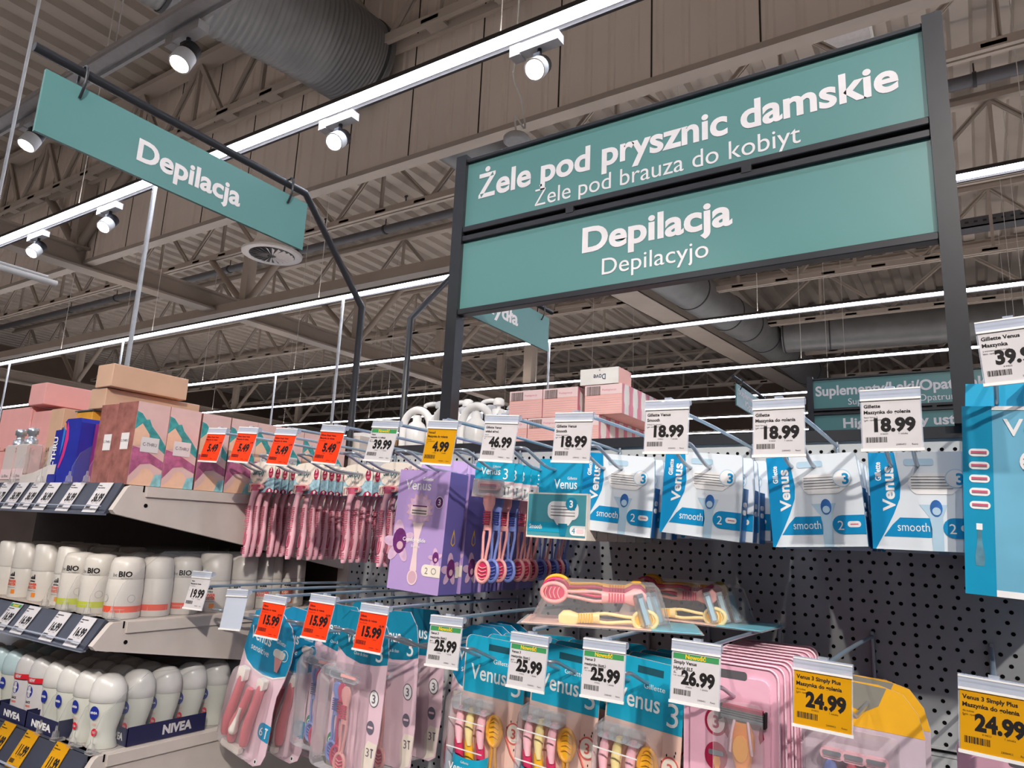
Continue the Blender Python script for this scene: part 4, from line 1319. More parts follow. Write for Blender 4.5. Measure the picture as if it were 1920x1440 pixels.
# pink clamshell cards with an orange razor
PKC = mat('pink_clamshell', 'eeb6c9', .3, var=.03, coat=.3)
PKC2 = mat('pink_clamshell_rim', 'f4cbd8', .25)
def pink_card():
    r = thing('clamshell_card', '', 'pack')
    b = MB()
    b.prism(rrect(-.052, -.175, .052, .014, .011, 5), 0, .003, PKC, PKC2)
    b.tube([(p[0], -.001, p[1]) for p in rrect(-.052, -.175, .052, .014, .011, 5)] , .0013, PKC2, 6, caps=False)
    b.prism(rrect(-.043, -.172, .043, .002, .008, 4), -.004, 0, PKC, PKC2)
    b.prism(rrect(-.014, -.001, .020, .008, .003, 3), -.0042, -.0040, mat('hang_slot_grey', '5d5a5e', .5))  # hang slot drawn as a flat grey plate
    y = -.0044
    for (z, fill) in ((-.048, False), (-.083, True)):
        b.poly(circ(-.014, z, .0125, 26, .0145), CRIM, y)
        if not fill:
            b.poly(circ(-.014, z, .0098, 24, .0115), PEACH, y - .0002)
            b.text('3', CRIM, -.014, z - .006, .0125, y - .0004, bold=.03, res=3)
        else:
            b.prism(rrect(-.022, z + .001, -.006, z + .006, .001, 2), y - .0006, y, CHROME)
            b.poly([(-.016, z), (-.010, z), (-.009, z - .006), (-.011, z - .013), (-.015, z - .013), (-.017, z - .006)], ORANP, y - .0003)
    for s in (-1, 1):
        DZ_ = .028
        b.poly([(p_[0], p_[1] + DZ_) for p_ in [(.016 + s * .018, -.072), (.016 + s * .020, -.076), (.016 + s * .0215, -.084), (.016 + s * .017, -.090), (.016 + s * .0155, -.084), (.016 + s * .0165, -.076)]][::s], CRIM, y)
    b.build('clamshell', r)
    b = MB()
    b.M = Matrix.Translation((.017, 0, -.032)) @ Matrix.Rotation(math.radians(2), 4, 'Y')
    b.box(-.024, -.014, -.008, .024, -.006, .002, CHROME)
    b.box(-.021, -.0145, .002, .021, -.007, .0055, CRIM)
    for i in range(4):
        b.box(-.023, -.0146, -.0065 + .0022 * i, .023, -.0139, -.0058 + .0022 * i, BLACK if i else CHROME)
    for s in (-.0245, .0225):
        b.box(s, -.015, -.011, s + .002, -.006, .0045, BLACK)
    b.build('blade_head', r)
    b = MB(Matrix.Translation((0, 0, .028)))
    zs = [(-.070, .0080, .004), (-.080, .0125, .005), (-.095, .0128, .006), (-.110, .0095, .006), (-.117, .0066, .006)]
    b.loft([[(.016 + w * math.cos(2 * PI * i / 14), -.010 + d * math.sin(2 * PI * i / 14), z) for i in range(14)] for z, w, d in zs], ORANP)
    for s in (-1, 1):
        b.tube(smooth([(.016 + s * .007, -.013, -.068), (.016 + s * .0095, -.016, -.082), (.016 + s * .0115, -.015, -.100)], 4), .0016, PKC2, 6)
    b.prism([(.016 + p[0], -.095 + p[1]) for p in circ(0, 0, .008, 18, .013)], -.0172, -.012, mat('amber_pad', 'ffb02e', .3))
    b.build('orange_neck', r)
    b = MB(Matrix.Translation((0, 0, .028)))
    zs = [(-.117, .0066, .006), (-.13, .0060, .006), (-.165, .0058, .005)]
    b.loft([[(.016 + w * math.cos(2 * PI * i / 12), -.010 + d * math.sin(2 * PI * i / 12), z) for i in range(12)] for z, w, d in zs], mat('fuchsia_plastic', 'c43a8d', .35))
    b.build('handle', r)
    b = MB(); b.prism(rrect(-.012, -.17, .040, -.020, .007, 4), -.021, -.0192, BLISTER); b.build('blister', r)
    return r
pc = pink_card()
for k in range(10):
    lab = 'pink clamshell card with orange razor, ' + ('front one' if k == 0 else ORD[k] + ' from the front') + ' under the 26.99 tag'
    o = pc if k == 0 else dup(pc, lab)
    o.location = (.137 + .001 * (k % 3), -.272 + .0245 * k, 1.406)
    o.rotation_euler = (math.radians(1), math.radians(1 - .1 * k), math.radians(-1 + .3 * (k % 3)))
    tag(o, lab, 'pack', 'pink clamshell cards')

o = dup(pc, 'pink clamshell card under the cut off 24.99 tag, bottom right corner', (.400, -.30, 1.372), (0, math.radians(2), 0))
tag(o, o['label'], 'pack', 'pink clamshell cards')

# yellow topped blister packs
def yellow_pack():
    r = thing('razor_pack', '', 'pack')
    b = MB()
    b.prism([(-.062, -.20), (.062, -.20), (.064, -.03), (.058, -.008), (.044, .010), (.02, .016), (-.02, .016), (-.044, .010), (-.058, -.008), (-.064, -.03)], .001, .0018, mat('pale_mauve_card', 'cdbcc8', .5))
    b.poly([(-.064, -.032), (.064, -.032), (.058, -.008), (.044, .010), (.02, .016), (-.02, .016), (-.044, .010), (-.058, -.008)], YELP, .0006)
    b.prism([(-.02, .0155), (-.02, -.006), (.004, -.016), (.02, -.006), (.028, .0135)][::1], .0002, .0005, mat('slot_grey', '8c8a80', .4))
    b.poly(circ(.046, -.105, .011, 22, .013), WPR, .0004)
    b.text('3', GREY3, .046, -.111, .013, .0002, bold=.03, res=3)
    b.build('backing_card', r)
    for x, mt, dk in ((-.028, PERI, NAVYR), (-.006, CORAL, CRIM), (.014, PINKM, MAGEN)):
        b = MB()
        zs = [(-.068, .004), (-.080, .0085), (-.098, .0085), (-.115, .0055), (-.16, .006), (-.195, .006)]
        b.loft([[(x + w * math.cos(2 * PI * i / 10), -.012 + .005 * math.sin(2 * PI * i / 10), z) for i in range(10)] for z, w in zs], mt)
        b.build('handle', r)
    b = MB()
    for x in (-.026, -.004, .018):
        cartridge(b, x, -.062, .024, PINKL, CHROME, -.012, .012)
    b.build('blade_head', r)
    b = MB()
    rg = []
    for (s, yy) in ((1, -.0005), (.98, -.018), (.92, -.024)):
        rg.append([(s * p[0], yy, -.115 + s * (p[1] + .115)) for p in rrect(-.056, -.196, .040, -.036, .008, 3)])
    b.loft(rg, BLISTER, False, caps=False)
    b.add(rg[-1], [tuple(range(len(rg[-1])))], BLISTER)
    b.build('blister', r)
    return r
yp = yellow_pack()
for k, (x, y, z, lab) in enumerate(((.252, -.175, 1.388, 'yellow topped razor blister right of the pink cards, front one'), (.254, -.12, 1.386, 'yellow topped razor blister behind the front one right of the pink cards'))):
    o = yp if k == 0 else dup(yp, lab)
    o.location = (x, y, z)
    o.rotation_euler = (math.radians(2), math.radians(2), 0)
    tag(o, lab, 'pack', 'yellow topped blisters')

# clear clamshells lying across the hooks
def lying_pack():
    """local: x along the pack (head end at +x), y depth, z up; flat base at z = 0"""
    r = thing('lying_razor_pack', '', 'pack')
    b = MB()
    b.prism(rrect(-.105, 0, .115, .0012, .0005, 1), -.050, .050, BLISTER)
    b.box(-.100, -.046, .0012, .055, .046, .0020, PEACH2)
    b.box(.055, -.048, .0012, .112, .048, .0022, mat('aqua_card', '7cc4d6', .35))
    b.build('base_card', r)
    b = MB()
    rg = []
    for (sx0, sx1, sy, z) in ((-.092, .080, .044, .0016), (-.070, .066, .036, .046), (-.062, .060, .030, .052)):
        rg.append([(p[0], p[1], z) for p in rrect(sx0, -sy, sx1, sy, .010, 3)])
    b.loft(rg, BLISTER, False, caps=False)
    b.add(rg[-1], [tuple(range(len(rg[-1])))], BLISTER)
    b.build('clear_dome', r)
    R = Matrix.Rotation(PI / 2, 4, 'Y')
    for (yy, zz, mt, pad, fl) in ((-.030, .036, PINKM, MAGEN, 1), (-.008, .040, MAGEN, CRIM, 1), (.012, .043, YELP, ORANP, 1)):
        b = MB(Matrix.Translation((-.076, yy, zz)) @ Matrix.Rotation(PI / 2, 4, 'Y'))
        loop_handle(b, .125, -.002, mt, pad, 0, 0, k=1.25)
        b.build('handle', r)
    b = MB(Matrix.Translation((.052, -.032, .012)) @ Matrix.Rotation(-PI / 2 - .05, 4, 'Y'))
    loop_handle(b, .108, -.010, YELL, YELP, 0, 0, k=1.2)
    b.build('handle', r)
    for (xx, yy) in ((.044, -.034), (.053, -.014), (.061, .004)):
        b = MB(Matrix.Translation((xx, yy, .022)) @ Matrix.Rotation(math.radians(-18), 4, 'Y') @ Matrix.Rotation(math.radians(20), 4, 'Z'))
        b.box(-.005, -.010, -.019, .004, .010, .019, CAPCL)
        b.box(-.0054, -.009, -.017, -.005, .009, .017, CHROME)
        b.box(-.004, -.0105, .016, .003, .0105, .020, CHROME)
        b.box(-.003, -.0086, -.016, .002, .0086, .016, mat('cap_blue', '9fc4d4', .3))
        b.build('blade_head', r)
    return r
lp = lying_pack()
tag(lp, 'clear blister of coloured razors lying flat across the lower hooks, front one', 'pack', 'blisters lying on the hooks')
lp.location = (-.022, -.255, 1.4435)
lp.rotation_euler = (0, 0, math.radians(24))
o = dup(lp, 'clear blister of coloured razors lying farther back beside the peg wall', (.035, -.105, 1.4435), (0, 0, math.radians(-4)))

# ------------------------------------------------------------------ goods on the rear top shelf
SOAP = mat('white_pump_plastic', 'f0eeec', .3)
def pump(M=None):
    r = thing('pump_bottle', '', 'bottle')
    b = MB()
    b.lathe([(.030, 0), (.034, .004), (.034, .055), (.030, .075), (.020, .084)], SOAP, 24, sq=.75)
    b.box(-.018, -.0262, .012, .018, -.0255, .05, mat('soap_label', 'dfe3e6', .4))
    b.build('body', r)
    b = MB()
    b.lathe([(.014, .084), (.0145, .100), (.012, .101)], SOAP, 20)
    b.lathe([(.005, .100), (.005, .112)], SOAP, 12)
    b.lathe([(.012, .110), (.013, .114), (.012, .124), (.007, .127)], SOAP, 20)
    b.tube(smooth([(0, 0, .119), (-.018, -.004, .121), (-.034, -.008, .118), (-.038, -.009, .112)], 4), .0052, SOAP, 8)
    b.build('pump_head', r)
    return r
pm = pump()
first = True
SP = [(-.680, .205, 8), (-.600, .205, -8), (-.520, .215, 6), (-.672, .285, 4), (-.50, .295, 10), (-.685, .365, 0), (-.590, .285, -6), (-.590, .365, 8), (-.50, .375, 5), (-.64, .45, 0)]
for k, (x, y, a) in enumerate(SP):
    lab = 'white pump bottle on the rear shelf, ' + ['leftmost in front', 'second in front, left of the big post', 'third in front beside the big post', 'small gap filler nearest the black rail', 'far one behind the big post', 'back left one', 'back middle one', 'one just left of the big post', 'back right one', 'rearmost one'][k]
    o = pm if first else dup(pm, lab)
    first = False
    o.location = (x, y, 1.722)
    o.rotation_euler = (0, 0, math.radians(a))
    tag(o, lab, 'bottle', 'white pump bottles')
# white trigger/curved handle packs behind the post
def curved_pack():
    r = thing('curved_dispenser', '', 'dispenser')
    b = MB()
    arc = [(.036 * math.cos(a), .0, .055 + .040 * math.sin(a)) for a in [PI * i / 14 for i in range(15)]]
    b.tube([(.036, 0, 0)] + arc + [(-.036, 0, 0)], .009, SOAP, 10)
    b.build('arched_handle', r)
    b = MB()
    b.lathe([(.022, 0), (.024, .003), (.024, .05), (.018, .062), (.010, .068), (.010, .082)], SOAP, 20)
    b.build('body', r)
    return r
cp = curved_pack()
for k, (x, y, a) in enumerate(((-.69, .135, 8), (-.605, .135, -6), (-.523, .135, 4), (-.44, .21, 10))):
    lab = 'white arched dispenser on the rear shelf, ' + ['leftmost', 'second from the left', 'just left of the big sign post', 'right of the big sign post'][k]
    o = cp if k == 0 else dup(cp, lab)
    o.location = (x, y, 1.722)
    o.rotation_euler = (0, 0, math.radians(a))
    tag(o, lab, 'dispenser', 'white arched dispensers')
b = MB(Matrix.Rotation(math.radians(28), 4, 'Y')); b.box(-.035, 0, .0, .035, .02, .055, SOAP); b.box(-.035, -.001, .03, .036, .0, .045, mat('azure_print', '4ea3e0', .4))
o = b.build('wipes_pack'); o.location = (-.455, .13, 1.74)
tag(o, 'white pack with a blue stripe leaning just right of the big sign post', 'pack')
b = MB(); b.box(-.06, 0, 0, .05, .08, .035, mat('kraft_tray', 'b58a60', .7)); b.box(-.055, -.002, .02, .045, .078, .05, SOAP)
o = b.build('card_tray'); o.location = (-.80, .10, 1.715)
tag(o, 'brown card tray of white packs behind the white 39.99 tag', 'tray')

# stack of pink soap cartons
PK = mat('soap_pink', 'efb7b0', .45, var=.03)
PKD = mat('soap_pink_deep', 'e08aa0', .45)
def soap_carton():
    r = thing('soap_carton', '', 'carton')
    b = MB()
    w, h, d = .079, .058, .040
    b.box(0, 0, 0, w, d, h, PK)
    y = -.0003
    b.rect(0, h * .66, w, h, PEACH, y)
    barcode(b, .004, h * .64, .034, h * .95, y - .0002)
    for i in range(7):
        b.rect(.002, h * (.06 + .08 * i), w - .002, h * (.06 + .08 * i) + .0008, PEACH, y - .0001)
    b.text('Pielęgnacja', PKD, .052, h * .78, .004, y - .0002, w=.030)
    b.M = Matrix.Translation((w, 0, 0)) @ Matrix.Rotation(PI / 2, 4, 'Z')
    b.rect(0, 0, d, h, WHITE, y)
    b.poly([(0, 0), (.010, 0), (.011, h * .3), (.008, h * .42), (.008, h * .75), (.011, h), (0, h)], PKD, y - .0002)
    b.poly([(.030, 0), (d, 0), (d, h), (.030, h), (.033, h * .7), (.033, h * .4), (.030, h * .3)], PKD, y - .0002)
    b.build('carton_body', r)
    return r
sc = soap_carton()
first = True
for (xs, z, tier) in (((-.462, -.381, -.300), 1.722, 'bottom'), ((-.428, -.347, -.252), 1.781, 'top')):
    for c, x in enumerate(xs):
        for k in range(7 if c == 2 else 2):
            lab = 'pink soap carton, ' + tier + ' tier, ' + ['left', 'middle', 'right'][c] + ' column, ' + ('front' if k == 0 else ORD[k] + ' from the front') + ' one'
            o = sc if first else dup(sc, lab)
            first = False
            o.location = (x, .12 + .0415 * k, z)
            tag(o, lab, 'carton', 'stacked pink soap cartons')
r = thing('soap_carton', 'white ended soap carton lying upside down on top of the pink stack', 'carton', (-.262, .118, 1.8395))
b = MB(); b.box(0, 0, 0, .082, .06, .032, PK); b.box(0, -.0004, 0, .082, 0, .032, WHITE)
b.text('Dove', mat('navy_print', '2f3a5c', .5), .042, .020, .011, -.0008, w=.026, rot=PI, bold=.01, res=3)
b.text('*', mat('navy_print', ''), .042, .024, .006, -.0008)
b.build('carton_body', r)
# ------------------------------------------------------------------ left shelves
RAIL = mat('dark_price_rail', '3b3e4a', .35, var=.05)
RAILC = clear('rail_cover', 'c9d2e6', .08, .06, .5)
XS = -.742
def shelf(zt, zf_top, yf_top, zf_bot, yf_bot, zb_back, label):
    r = thing('shelf', label, 'shelf')
    b = MB(); b.box(-2.1, -.472, zt - .022, XS - .012, -.003, zt, CREAMST); b.box(-2.1, -.472, zt - .045, XS - .012, -.455, zt, CREAMST); b.build('shelf_board', r)
    # shaped end plate with rolled lip and slot
    b = MB(Matrix.Translation((XS, 0, 0)) @ Matrix.Rotation(PI / 2, 4, 'Z'))      # local x -> Y, front -> +X
    b.prism([(yf_bot + .004, zf_bot), (0, zb_back), (0, zt), (yf_top + .002, zt - .0005), (yf_top - .003, zt - .004), (yf_bot - .001, zf_bot + .006)], 0, .012, CREAMST)
    b.prism([(-.452, zt - .017), (0, zt - .017), (0, zt - .001), (-.452, zt - .001)], -.004, .0, CREAMST)
    b.prism([(-.457, zt - .010), (-.4545, zt - .010), (-.4545, zt + .0005), (-.457, zt + .0005)], -.0006, .0, HOLE)
    b.prism(circ(-.449, zt - .031, .0032, 12), -.0006, 0, HOLE)
    b.build('end_plate', r)
    b = MB()
    y0, y1 = yf_top - .004, yf_bot - .006
    b.add([(-2.1, y0, zt + .003), (XS - .014, y0, zt + .003), (XS - .014, y1, zf_bot), (-2.1, y1, zf_bot), (-2.1, y0 + .006, zt), (XS - .014, y0 + .006, zt), (XS - .014, y1 + .006, zf_bot), (-2.1, y1 + .006, zf_bot)],
          [(3, 2, 1, 0), (4, 5, 6, 7), (0, 1, 5, 4), (2, 3, 7, 6), (1, 2, 6, 5), (0, 4, 7, 3)], RAIL)
    b.box(-2.1, y1 - .004, zf_bot - .003, XS - .014, y1 + .004, zf_bot + .001, RAILC)
    b.box(-2.1, y1 - .0075, zf_bot + .010, XS - .016, y1 - .0045, zf_bot + .0115, PLAT)
    b.build('price_rail', r)
    return (y0, zt + .003, y1, zf_bot)
RA = shelf(1.597, 1.594, -.479, 1.551, -.500, 1.460, 'upper white shelf with slanted end plate, holding perfumes')
RB = shelf(1.389, 1.388, -.474, 1.350, -.498, 1.270, 'middle white shelf with slanted end plate, holding white roll-ons')
RC = shelf(1.199, 1.197, -.466, 1.150, -.492, 1.080, 'lowest visible white shelf, holding roll-ons in dark trays')

def rail_label(rail, x, paper, price, lines, label, w=.040, flag=None):
    y0, zt, y1, zb = rail
    L = math.hypot(y1 - y0, zb - zt)
    a = math.atan2(-(y1 - y0), zt - zb)
    r = thing('shelf_label', label, 'price label', (x, y0 - .0012, zt), (-a, 0, 0), 'price labels on the shelf rails')
    b = MB()
    card(b, w, min(L - .001, .055), paper, lines, price, top=.0005, flag=flag, y=-.0008)
    b.build('printed_card', r)
    return r
PN = [('Perfumy', .0024), ('Woda toaletowa', .0024), ('50 ml', .0015)]
for k, (x, pr) in enumerate(((-.800, '36.99'), (-.886, '36.99'), (-.966, '36.99'), (-1.024, '36.99'), (-1.082, '36.99'), (-1.142, '21.79'), (-1.20, '36.99'))):
    rail_label(RA, x, PAPER, pr, PN, 'white ' + pr + ' shelf label under the perfumes, ' + ['rightmost', 'second from the right', 'third from the right', 'fourth from the right', 'fifth from the right', 'sixth from the right', 'at the left edge'][k])
for k, x in enumerate((-.795, -.872, -.972, -1.035)):
    rail_label(RB, x, PAPER, '16.99', [('Antyperspirant', .0024), ('roll-on', .0024), ('50 ml', .0015)], 'white 16.99 shelf label under the white roll-ons, ' + ['rightmost', 'second from the right', 'third from the right', 'leftmost with green band'][k], flag='Nowość' if k == 3 else None)
for k, x in enumerate((-.828, -.925, -1.005)):
    rail_label(RC, x, YEL, '11.99', [('Nivea', .0022), ('Antyperspirant', .0022), ('50 ml', .0015)], 'yellow 11.99 shelf label, ' + ['rightmost at the bottom', 'middle one', 'left one'][k])

# clear dividers with a moulded foot
DIV = clear('divider_plastic', 'cfd4da', .03, .06, .12)
EDGE = clear('divider_edge', '9aa0a4', .55, .1, .4)
FOOT = clear('divider_foot', 'e8e4e0', .12, .08, .5)
def divider():
    """origin on the shelf front edge; extends back in +Y"""
    r = thing('shelf_divider', '', 'divider')
    b = MB(Matrix.Rotation(PI / 2, 4, 'Z'))
    out = [(.002, 0), (.30, 0), (.30, .105), (.075, .105), (.012, .055), (.002, .030)]
    b.prism(out, -.0006, .0006, DIV, EDGE)
    b.build('panel', r)
    b = MB()
    b.box(-.008, -.004, 0, .008, .012, .004, FOOT)
    b.lathe([(.0055, .004), (.0048, .013), (.002, .015), (.0016, .021), (.001, .022)], FOOT, 12)
    b.build('foot', r)
    return r
dv = divider()
first = True
for z, xs, w in ((1.5975, (-.868, -.926, -1.03, -1.135), 'perfume'), (1.3895, (-.757, -.828, -.899, -.965), 'middle'), (1.1995, (-.7565, -.809, -.8615, -.9115), 'lowest')):
    for k, x in enumerate(xs):
        lab = 'clear plastic divider on the ' + w + ' shelf, ' + ('rightmost' if k == 0 else ORD[k] + ' from the right')
        o = dv if first else dup(dv, lab)
        first = False
        o.location = (x, -.470 if z < 1.5 else -.484, z)
        tag(o, lab, 'divider', 'clear shelf dividers')

# perfume cartons
MAUV = mat('mauve_pink_carton', 'd9a7a2', .3, var=.04, coat=.4)
WRAP = mat('wrapped_rose_front', '9c665f', .22, var=.25, scale=45, coat=.6)
TEALP = mat('teal_wash', '3f9a9a', .4, var=.25, scale=90)
MAGW = mat('magenta_wash', 'b9668c', .4, var=.25, scale=70)
SAND = mat('sand_wash', 'ecc0a2', .4, var=.06, scale=40)
LABW = mat('square_label', 'e2dedd', .4)
def perfume_box():
    """0.056 x 0.056 x 0.134, art on the right side, wrapped front"""
    r = thing('perfume_carton', '', 'carton')
    b = MB()
    s, h = .056, .134
    b.box(-s, 0, 0, 0, s, h, MAUV)
    y = -.0003
    b.rect(-s, 0, 0, h, WRAP, y)
    b.rect(-s * .62, h * .42, -s * .22, h * .62, LABW, y - .0003)
    b.text('C-THRU', BLACK, -s * .42, h * .51, .0042, y - .0006, w=.020)
    b.M = Matrix.Translation((0, s / 2, 0)) @ Matrix.Rotation(PI / 2, 4, 'Z')
    q = s / 2
    b.rect(-q, 0, q, h, mat('blush_art_ground', 'e2bcb6', .35, var=.05, coat=.3), y)
    b.poly([(-q, h * .60), (-q * .5, h * .62), (0, h * .50), (q * .5, h * .47), (q, h * .40), (q, h * .50), (q * .5, h * .62), (0, h * .72), (-q * .2, h * .80), (-q * .4, h * .79), (-q * .7, h * .86), (-q, h * .88)], TEALP, y - .0002)
    b.poly([(-q, h * .66), (-q * .6, h * .74), (-q * .1, h * .62), (0, h * .50), (-q, h * .46)], SAND, y - .0003)
    b.poly([(-q, h * .10), (-q * .4, h * .25), (q * .2, h * .27), (q, h * .20), (q, h * .30), (0, h * .40), (-q * .5, h * .44), (-q, h * .46)], MAGW, y - .0003)
    b.poly([(-q, 0), (q * .5, 0), (q * .5, h * .14), (q * .2, h * .20), (-q * .2, h * .21), (-q * .5, h * .10)], SAND, y - .0004)
    b.poly([(q * .35, 0), (q, 0), (q, h * .16), (q * .55, h * .13)], mat('aqua_wash', '8cc3c8', .4, var=.2, scale=90), y - .0005)
    b.rect(-q * .55, h * .40, q * .55, h * .58, LABW, y - .0008)
    b.text('C-THRU', BLACK, 0, h * .475, .0056, y - .0010, w=.024)
    b.text('HARMONY', MAGW, 0, h * .34, .0028, y - .0010, w=.020)
    b.text('BLISS', MAGW, 0, h * .315, .0026, y - .0010, w=.012)
    b.build('carton_body', r)
    return r
pf = perfume_box()
first = True
for k in range(8):
    lab = 'pastel painted perfume carton, ' + ('front one at the shelf corner' if k == 0 else ORD[k] + ' in the row along the shelf end')
    o = pf if first else dup(pf, lab)
    first = False
    o.location = (-.748, -.482 + .0565 * k + (.004 if k > 1 else 0) + (.002 if k > 2 else 0), 1.5975)
    o.rotation_euler = (0, 0, math.radians(random.uniform(-1.5, 1.5)))
    tag(o, lab, 'carton', 'pastel perfume cartons')
for k in range(3):
    lab = 'wrapped perfume carton left of the corner one, ' + ['front', 'second', 'third'][k] + ' in its row'
    o = dup(pf, lab, (-.808, -.478 + .058 * k, 1.5975), (0, 0, math.radians(1.5)))
    tag(o, lab, 'carton', 'pastel perfume cartons')

# blue and purple spray gift boxes
NAVB = mat('royal_blue', '2a35a0', .25, var=.08, coat=.4)
VIOL = mat('violet_box', '8a2f6f', .3, var=.15, scale=25)
r = thing('spray_carton', 'royal blue spray carton with rounded top and pink swirl', 'carton', (-.985, -.478, 1.5975))
b = MB()
b.prism([(0, 0), (.058, 0), (.058, .108), (.052, .116), (.008, .116), (0, .110)], 0, .05, NAVB)
b.prism([(-.042, 0), (0, 0), (0, .100), (-.042, .098)], .006, .05, NAVB)
y = -.0004
b.poly([(.010, .112), (.018, .100), (.022, .080), (.016, .050), (.004, .028), (-.0005, .030), (.008, .055), (.010, .080)], mat('hot_pink_swirl', 'd0357f', .3), y)
b.poly([(.000, .105), (.008, .095), (.006, .070), (.000, .050)], mat('azure_swirl', '2f7fd0', .3), y - .0001)
b.poly([(.000, .112), (.006, .108), (.010, .095), (.004, .098)], mat('orange_swirl', 'f08a4a', .3), y - .0002)
b.text('C-THRU', WPR, -.028, .055, .014, .0054, w=.062, rot=PI / 2, bold=.03, res=3)
b.prism(rrect(-.038, .002, -.008, .018, .004, 3), .002, .006, NAVB)
b.build('carton_body', r)
r = thing('spray_carton', 'violet spray carton between the royal blue one and the wrapped cartons', 'carton', (-.925, -.455, 1.5975))
b = MB(); b.box(0, 0, 0, .054, .05, .108, VIOL); b.poly(circ(.026, .06, .016, 18), mat('magenta_glow_print', 'b0408f', .4), -.0004); b.build('carton_body', r)

# perfume bottles
GLASS = clear('bottle_glass', 'd8d0cc', .22, .04, .6)
LIQ = mat('amber_liquid', 'c99a7c', .2, var=.1)
def bottle(capm):
    r = thing('perfume_bottle', '', 'bottle')
    b = MB()
    b.bbox(-.024, -.014, 0, .024, .014, .078, GLASS, .005)
    b.build('glass_body', r)
    b = MB(); b.box(-.020, -.010, .004, .020, .010, .022, LIQ); b.box(-.021, -.0152, .010, .021, -.0146, .030, PEACH); b.text('La Rive', GREYP, 0, .014, .006, -.0158, w=.026); b.build('label', r)
    b = MB(); b.lathe([(.011, .078), (.011, .088), (.007, .089), (.007, .097), (.010, .098), (.010, .108), (.008, .110)], capm, 16); b.build('pump_top', r)
    return r
b1, b2 = bottle(CHROME), bottle(mat('black_cap', '1c1a1c', .3))
for k, (src, x, y, lab) in enumerate(((b1, -1.155, -.455, 'clear square perfume bottle with chrome pump top, front left'), (b2, -1.065, -.435, 'clear perfume bottle with black top beside the blue spray carton'), (b1, -1.105, -.420, 'chrome topped perfume bottle between the other two, set back'), (b1, -1.215, -.450, 'chrome topped perfume bottle at the left frame edge'))):
    o = src if k in (0, 1) else dup(src, lab)
    o.location = (x, y, 1.5975)
    tag(o, lab, 'bottle', 'clear perfume bottles')
r = thing('carton_flap', 'white cardboard display flap in front of the perfume bottles', 'display card', (-1.13, -.474, 1.5975))
b = MB(); b.prism([(0, 0), (.125, 0), (.128, .036), (.10, .034), (.05, .022), (.02, .018), (.0, .018)], 0, .001, mat('flap_card', 'd9cfc9', .5)); b.build('card', r)

# big gift cartons
GP = mat('gift_pink', 'eba9a4', .4, var=.03, coat=.2)
GBE = mat('gift_beige', 'd9b193', .4, var=.03, coat=.2)
GOR = mat('gift_orange', 'eca93c', .4, var=.08, coat=.2)
def gift(x0, y0, z0, dx, dy, dz, mt, label, lid=False, txt=None):
    r = thing('gift_carton', label, 'carton', (x0, y0, z0))
    b = MB()
    b.bbox(0, 0, 0, dx, dy, dz, mt, .0015)
    if txt:
        b.text(txt, mat('brown_print', '8a5a3c', .5), dx / 2, dz * .45, .009, -.0004, w=dx * .75, bold=.02)
    b.build('carton_body', r)
    if lid:
        b = MB(); b.box(-.003, -.003, dz, dx + .003, dy + .003, dz + .002, mat('blue_foil', '6f95a0', .3, .5)); b.build('lid', r)
gift(-1.45, -.400, 1.5975, .143, .10, .171, GP, 'tall pink gift carton at the left frame edge', txt='Lady')
gift(-1.304, -.398, 1.5975, .080, .10, .159, GP, 'second tall pink gift carton, right of the edge one')
gift(-1.221, -.400, 1.5975, .053, .055, .160, GBE, 'beige gift carton lettered in brown behind the bottles', txt='LA RIVE')
gift(-1.125, -.395, 1.5975, .060, .060, .150, GOR, 'orange gift carton with foil lid behind the blue spray carton', lid=True)
gift(-1.312, -.408, 1.7695, .067, .150, .046, GP, 'pink gift carton lying on the tall pink ones')
gift(-1.078, -.398, 1.7500, .058, .200, .040, GBE, 'lower beige gift carton of the stack of two', False)
gift(-1.058, -.402, 1.7910, .058, .158, .045, GBE, 'upper beige gift carton, topmost on the left shelf', False)
gift(-1.062, -.330, 1.5975, .090, .12, .1515, GBE, 'plain beige gift carton hidden under the stack of two')

# white roll-on deodorants, middle shelf
DEO = mat('deodorant_white', 'dcd5cc', .3)
DEOG = mat('deodorant_cap_line', 'b9b4b0', .4)
def wrap_text(b, s, mt, ang, z, h, R, w, bold=0.0, sq=1.0):
    v, f = glyphs(s, bold, 2)
    xs = [p[0] for p in v]
    x0, x1 = min(xs), max(xs)
    kx = w / (x1 - x0)
    k = h / .72
    vs = []
    for a, c in v:
        t = ang + ((a - (x0 + x1) / 2) * kx) / R
        vs.append((R * math.sin(t), -R * math.cos(t) * sq, z + c * k))
    b.add(vs, f, mt)
def wrap_band(b, mt, a0, a1, z0, z1, R, n=16, sq=1.0):
    vs = []
    for i in range(n + 1):
        t = a0 + (a1 - a0) * i / n
        vs += [(R * math.sin(t), -R * math.cos(t) * sq, z0), (R * math.sin(t), -R * math.cos(t) * sq, z1)]
    b.add(vs, [(2 * i, 2 * i + 2, 2 * i + 3, 2 * i + 1) for i in range(n)], mt, True)
def wrap_oval(b, mt, ang, z, rx, rz, R, n=18, sq=1.0):
    vs = []
    for i in range(n):
        t = 2 * PI * i / n
        a = ang + rx * math.cos(t) / R
        vs.append((R * math.sin(a), -R * math.cos(a) * sq, z + rz * math.sin(t)))
    b.add(vs, [tuple(range(n))], mt)
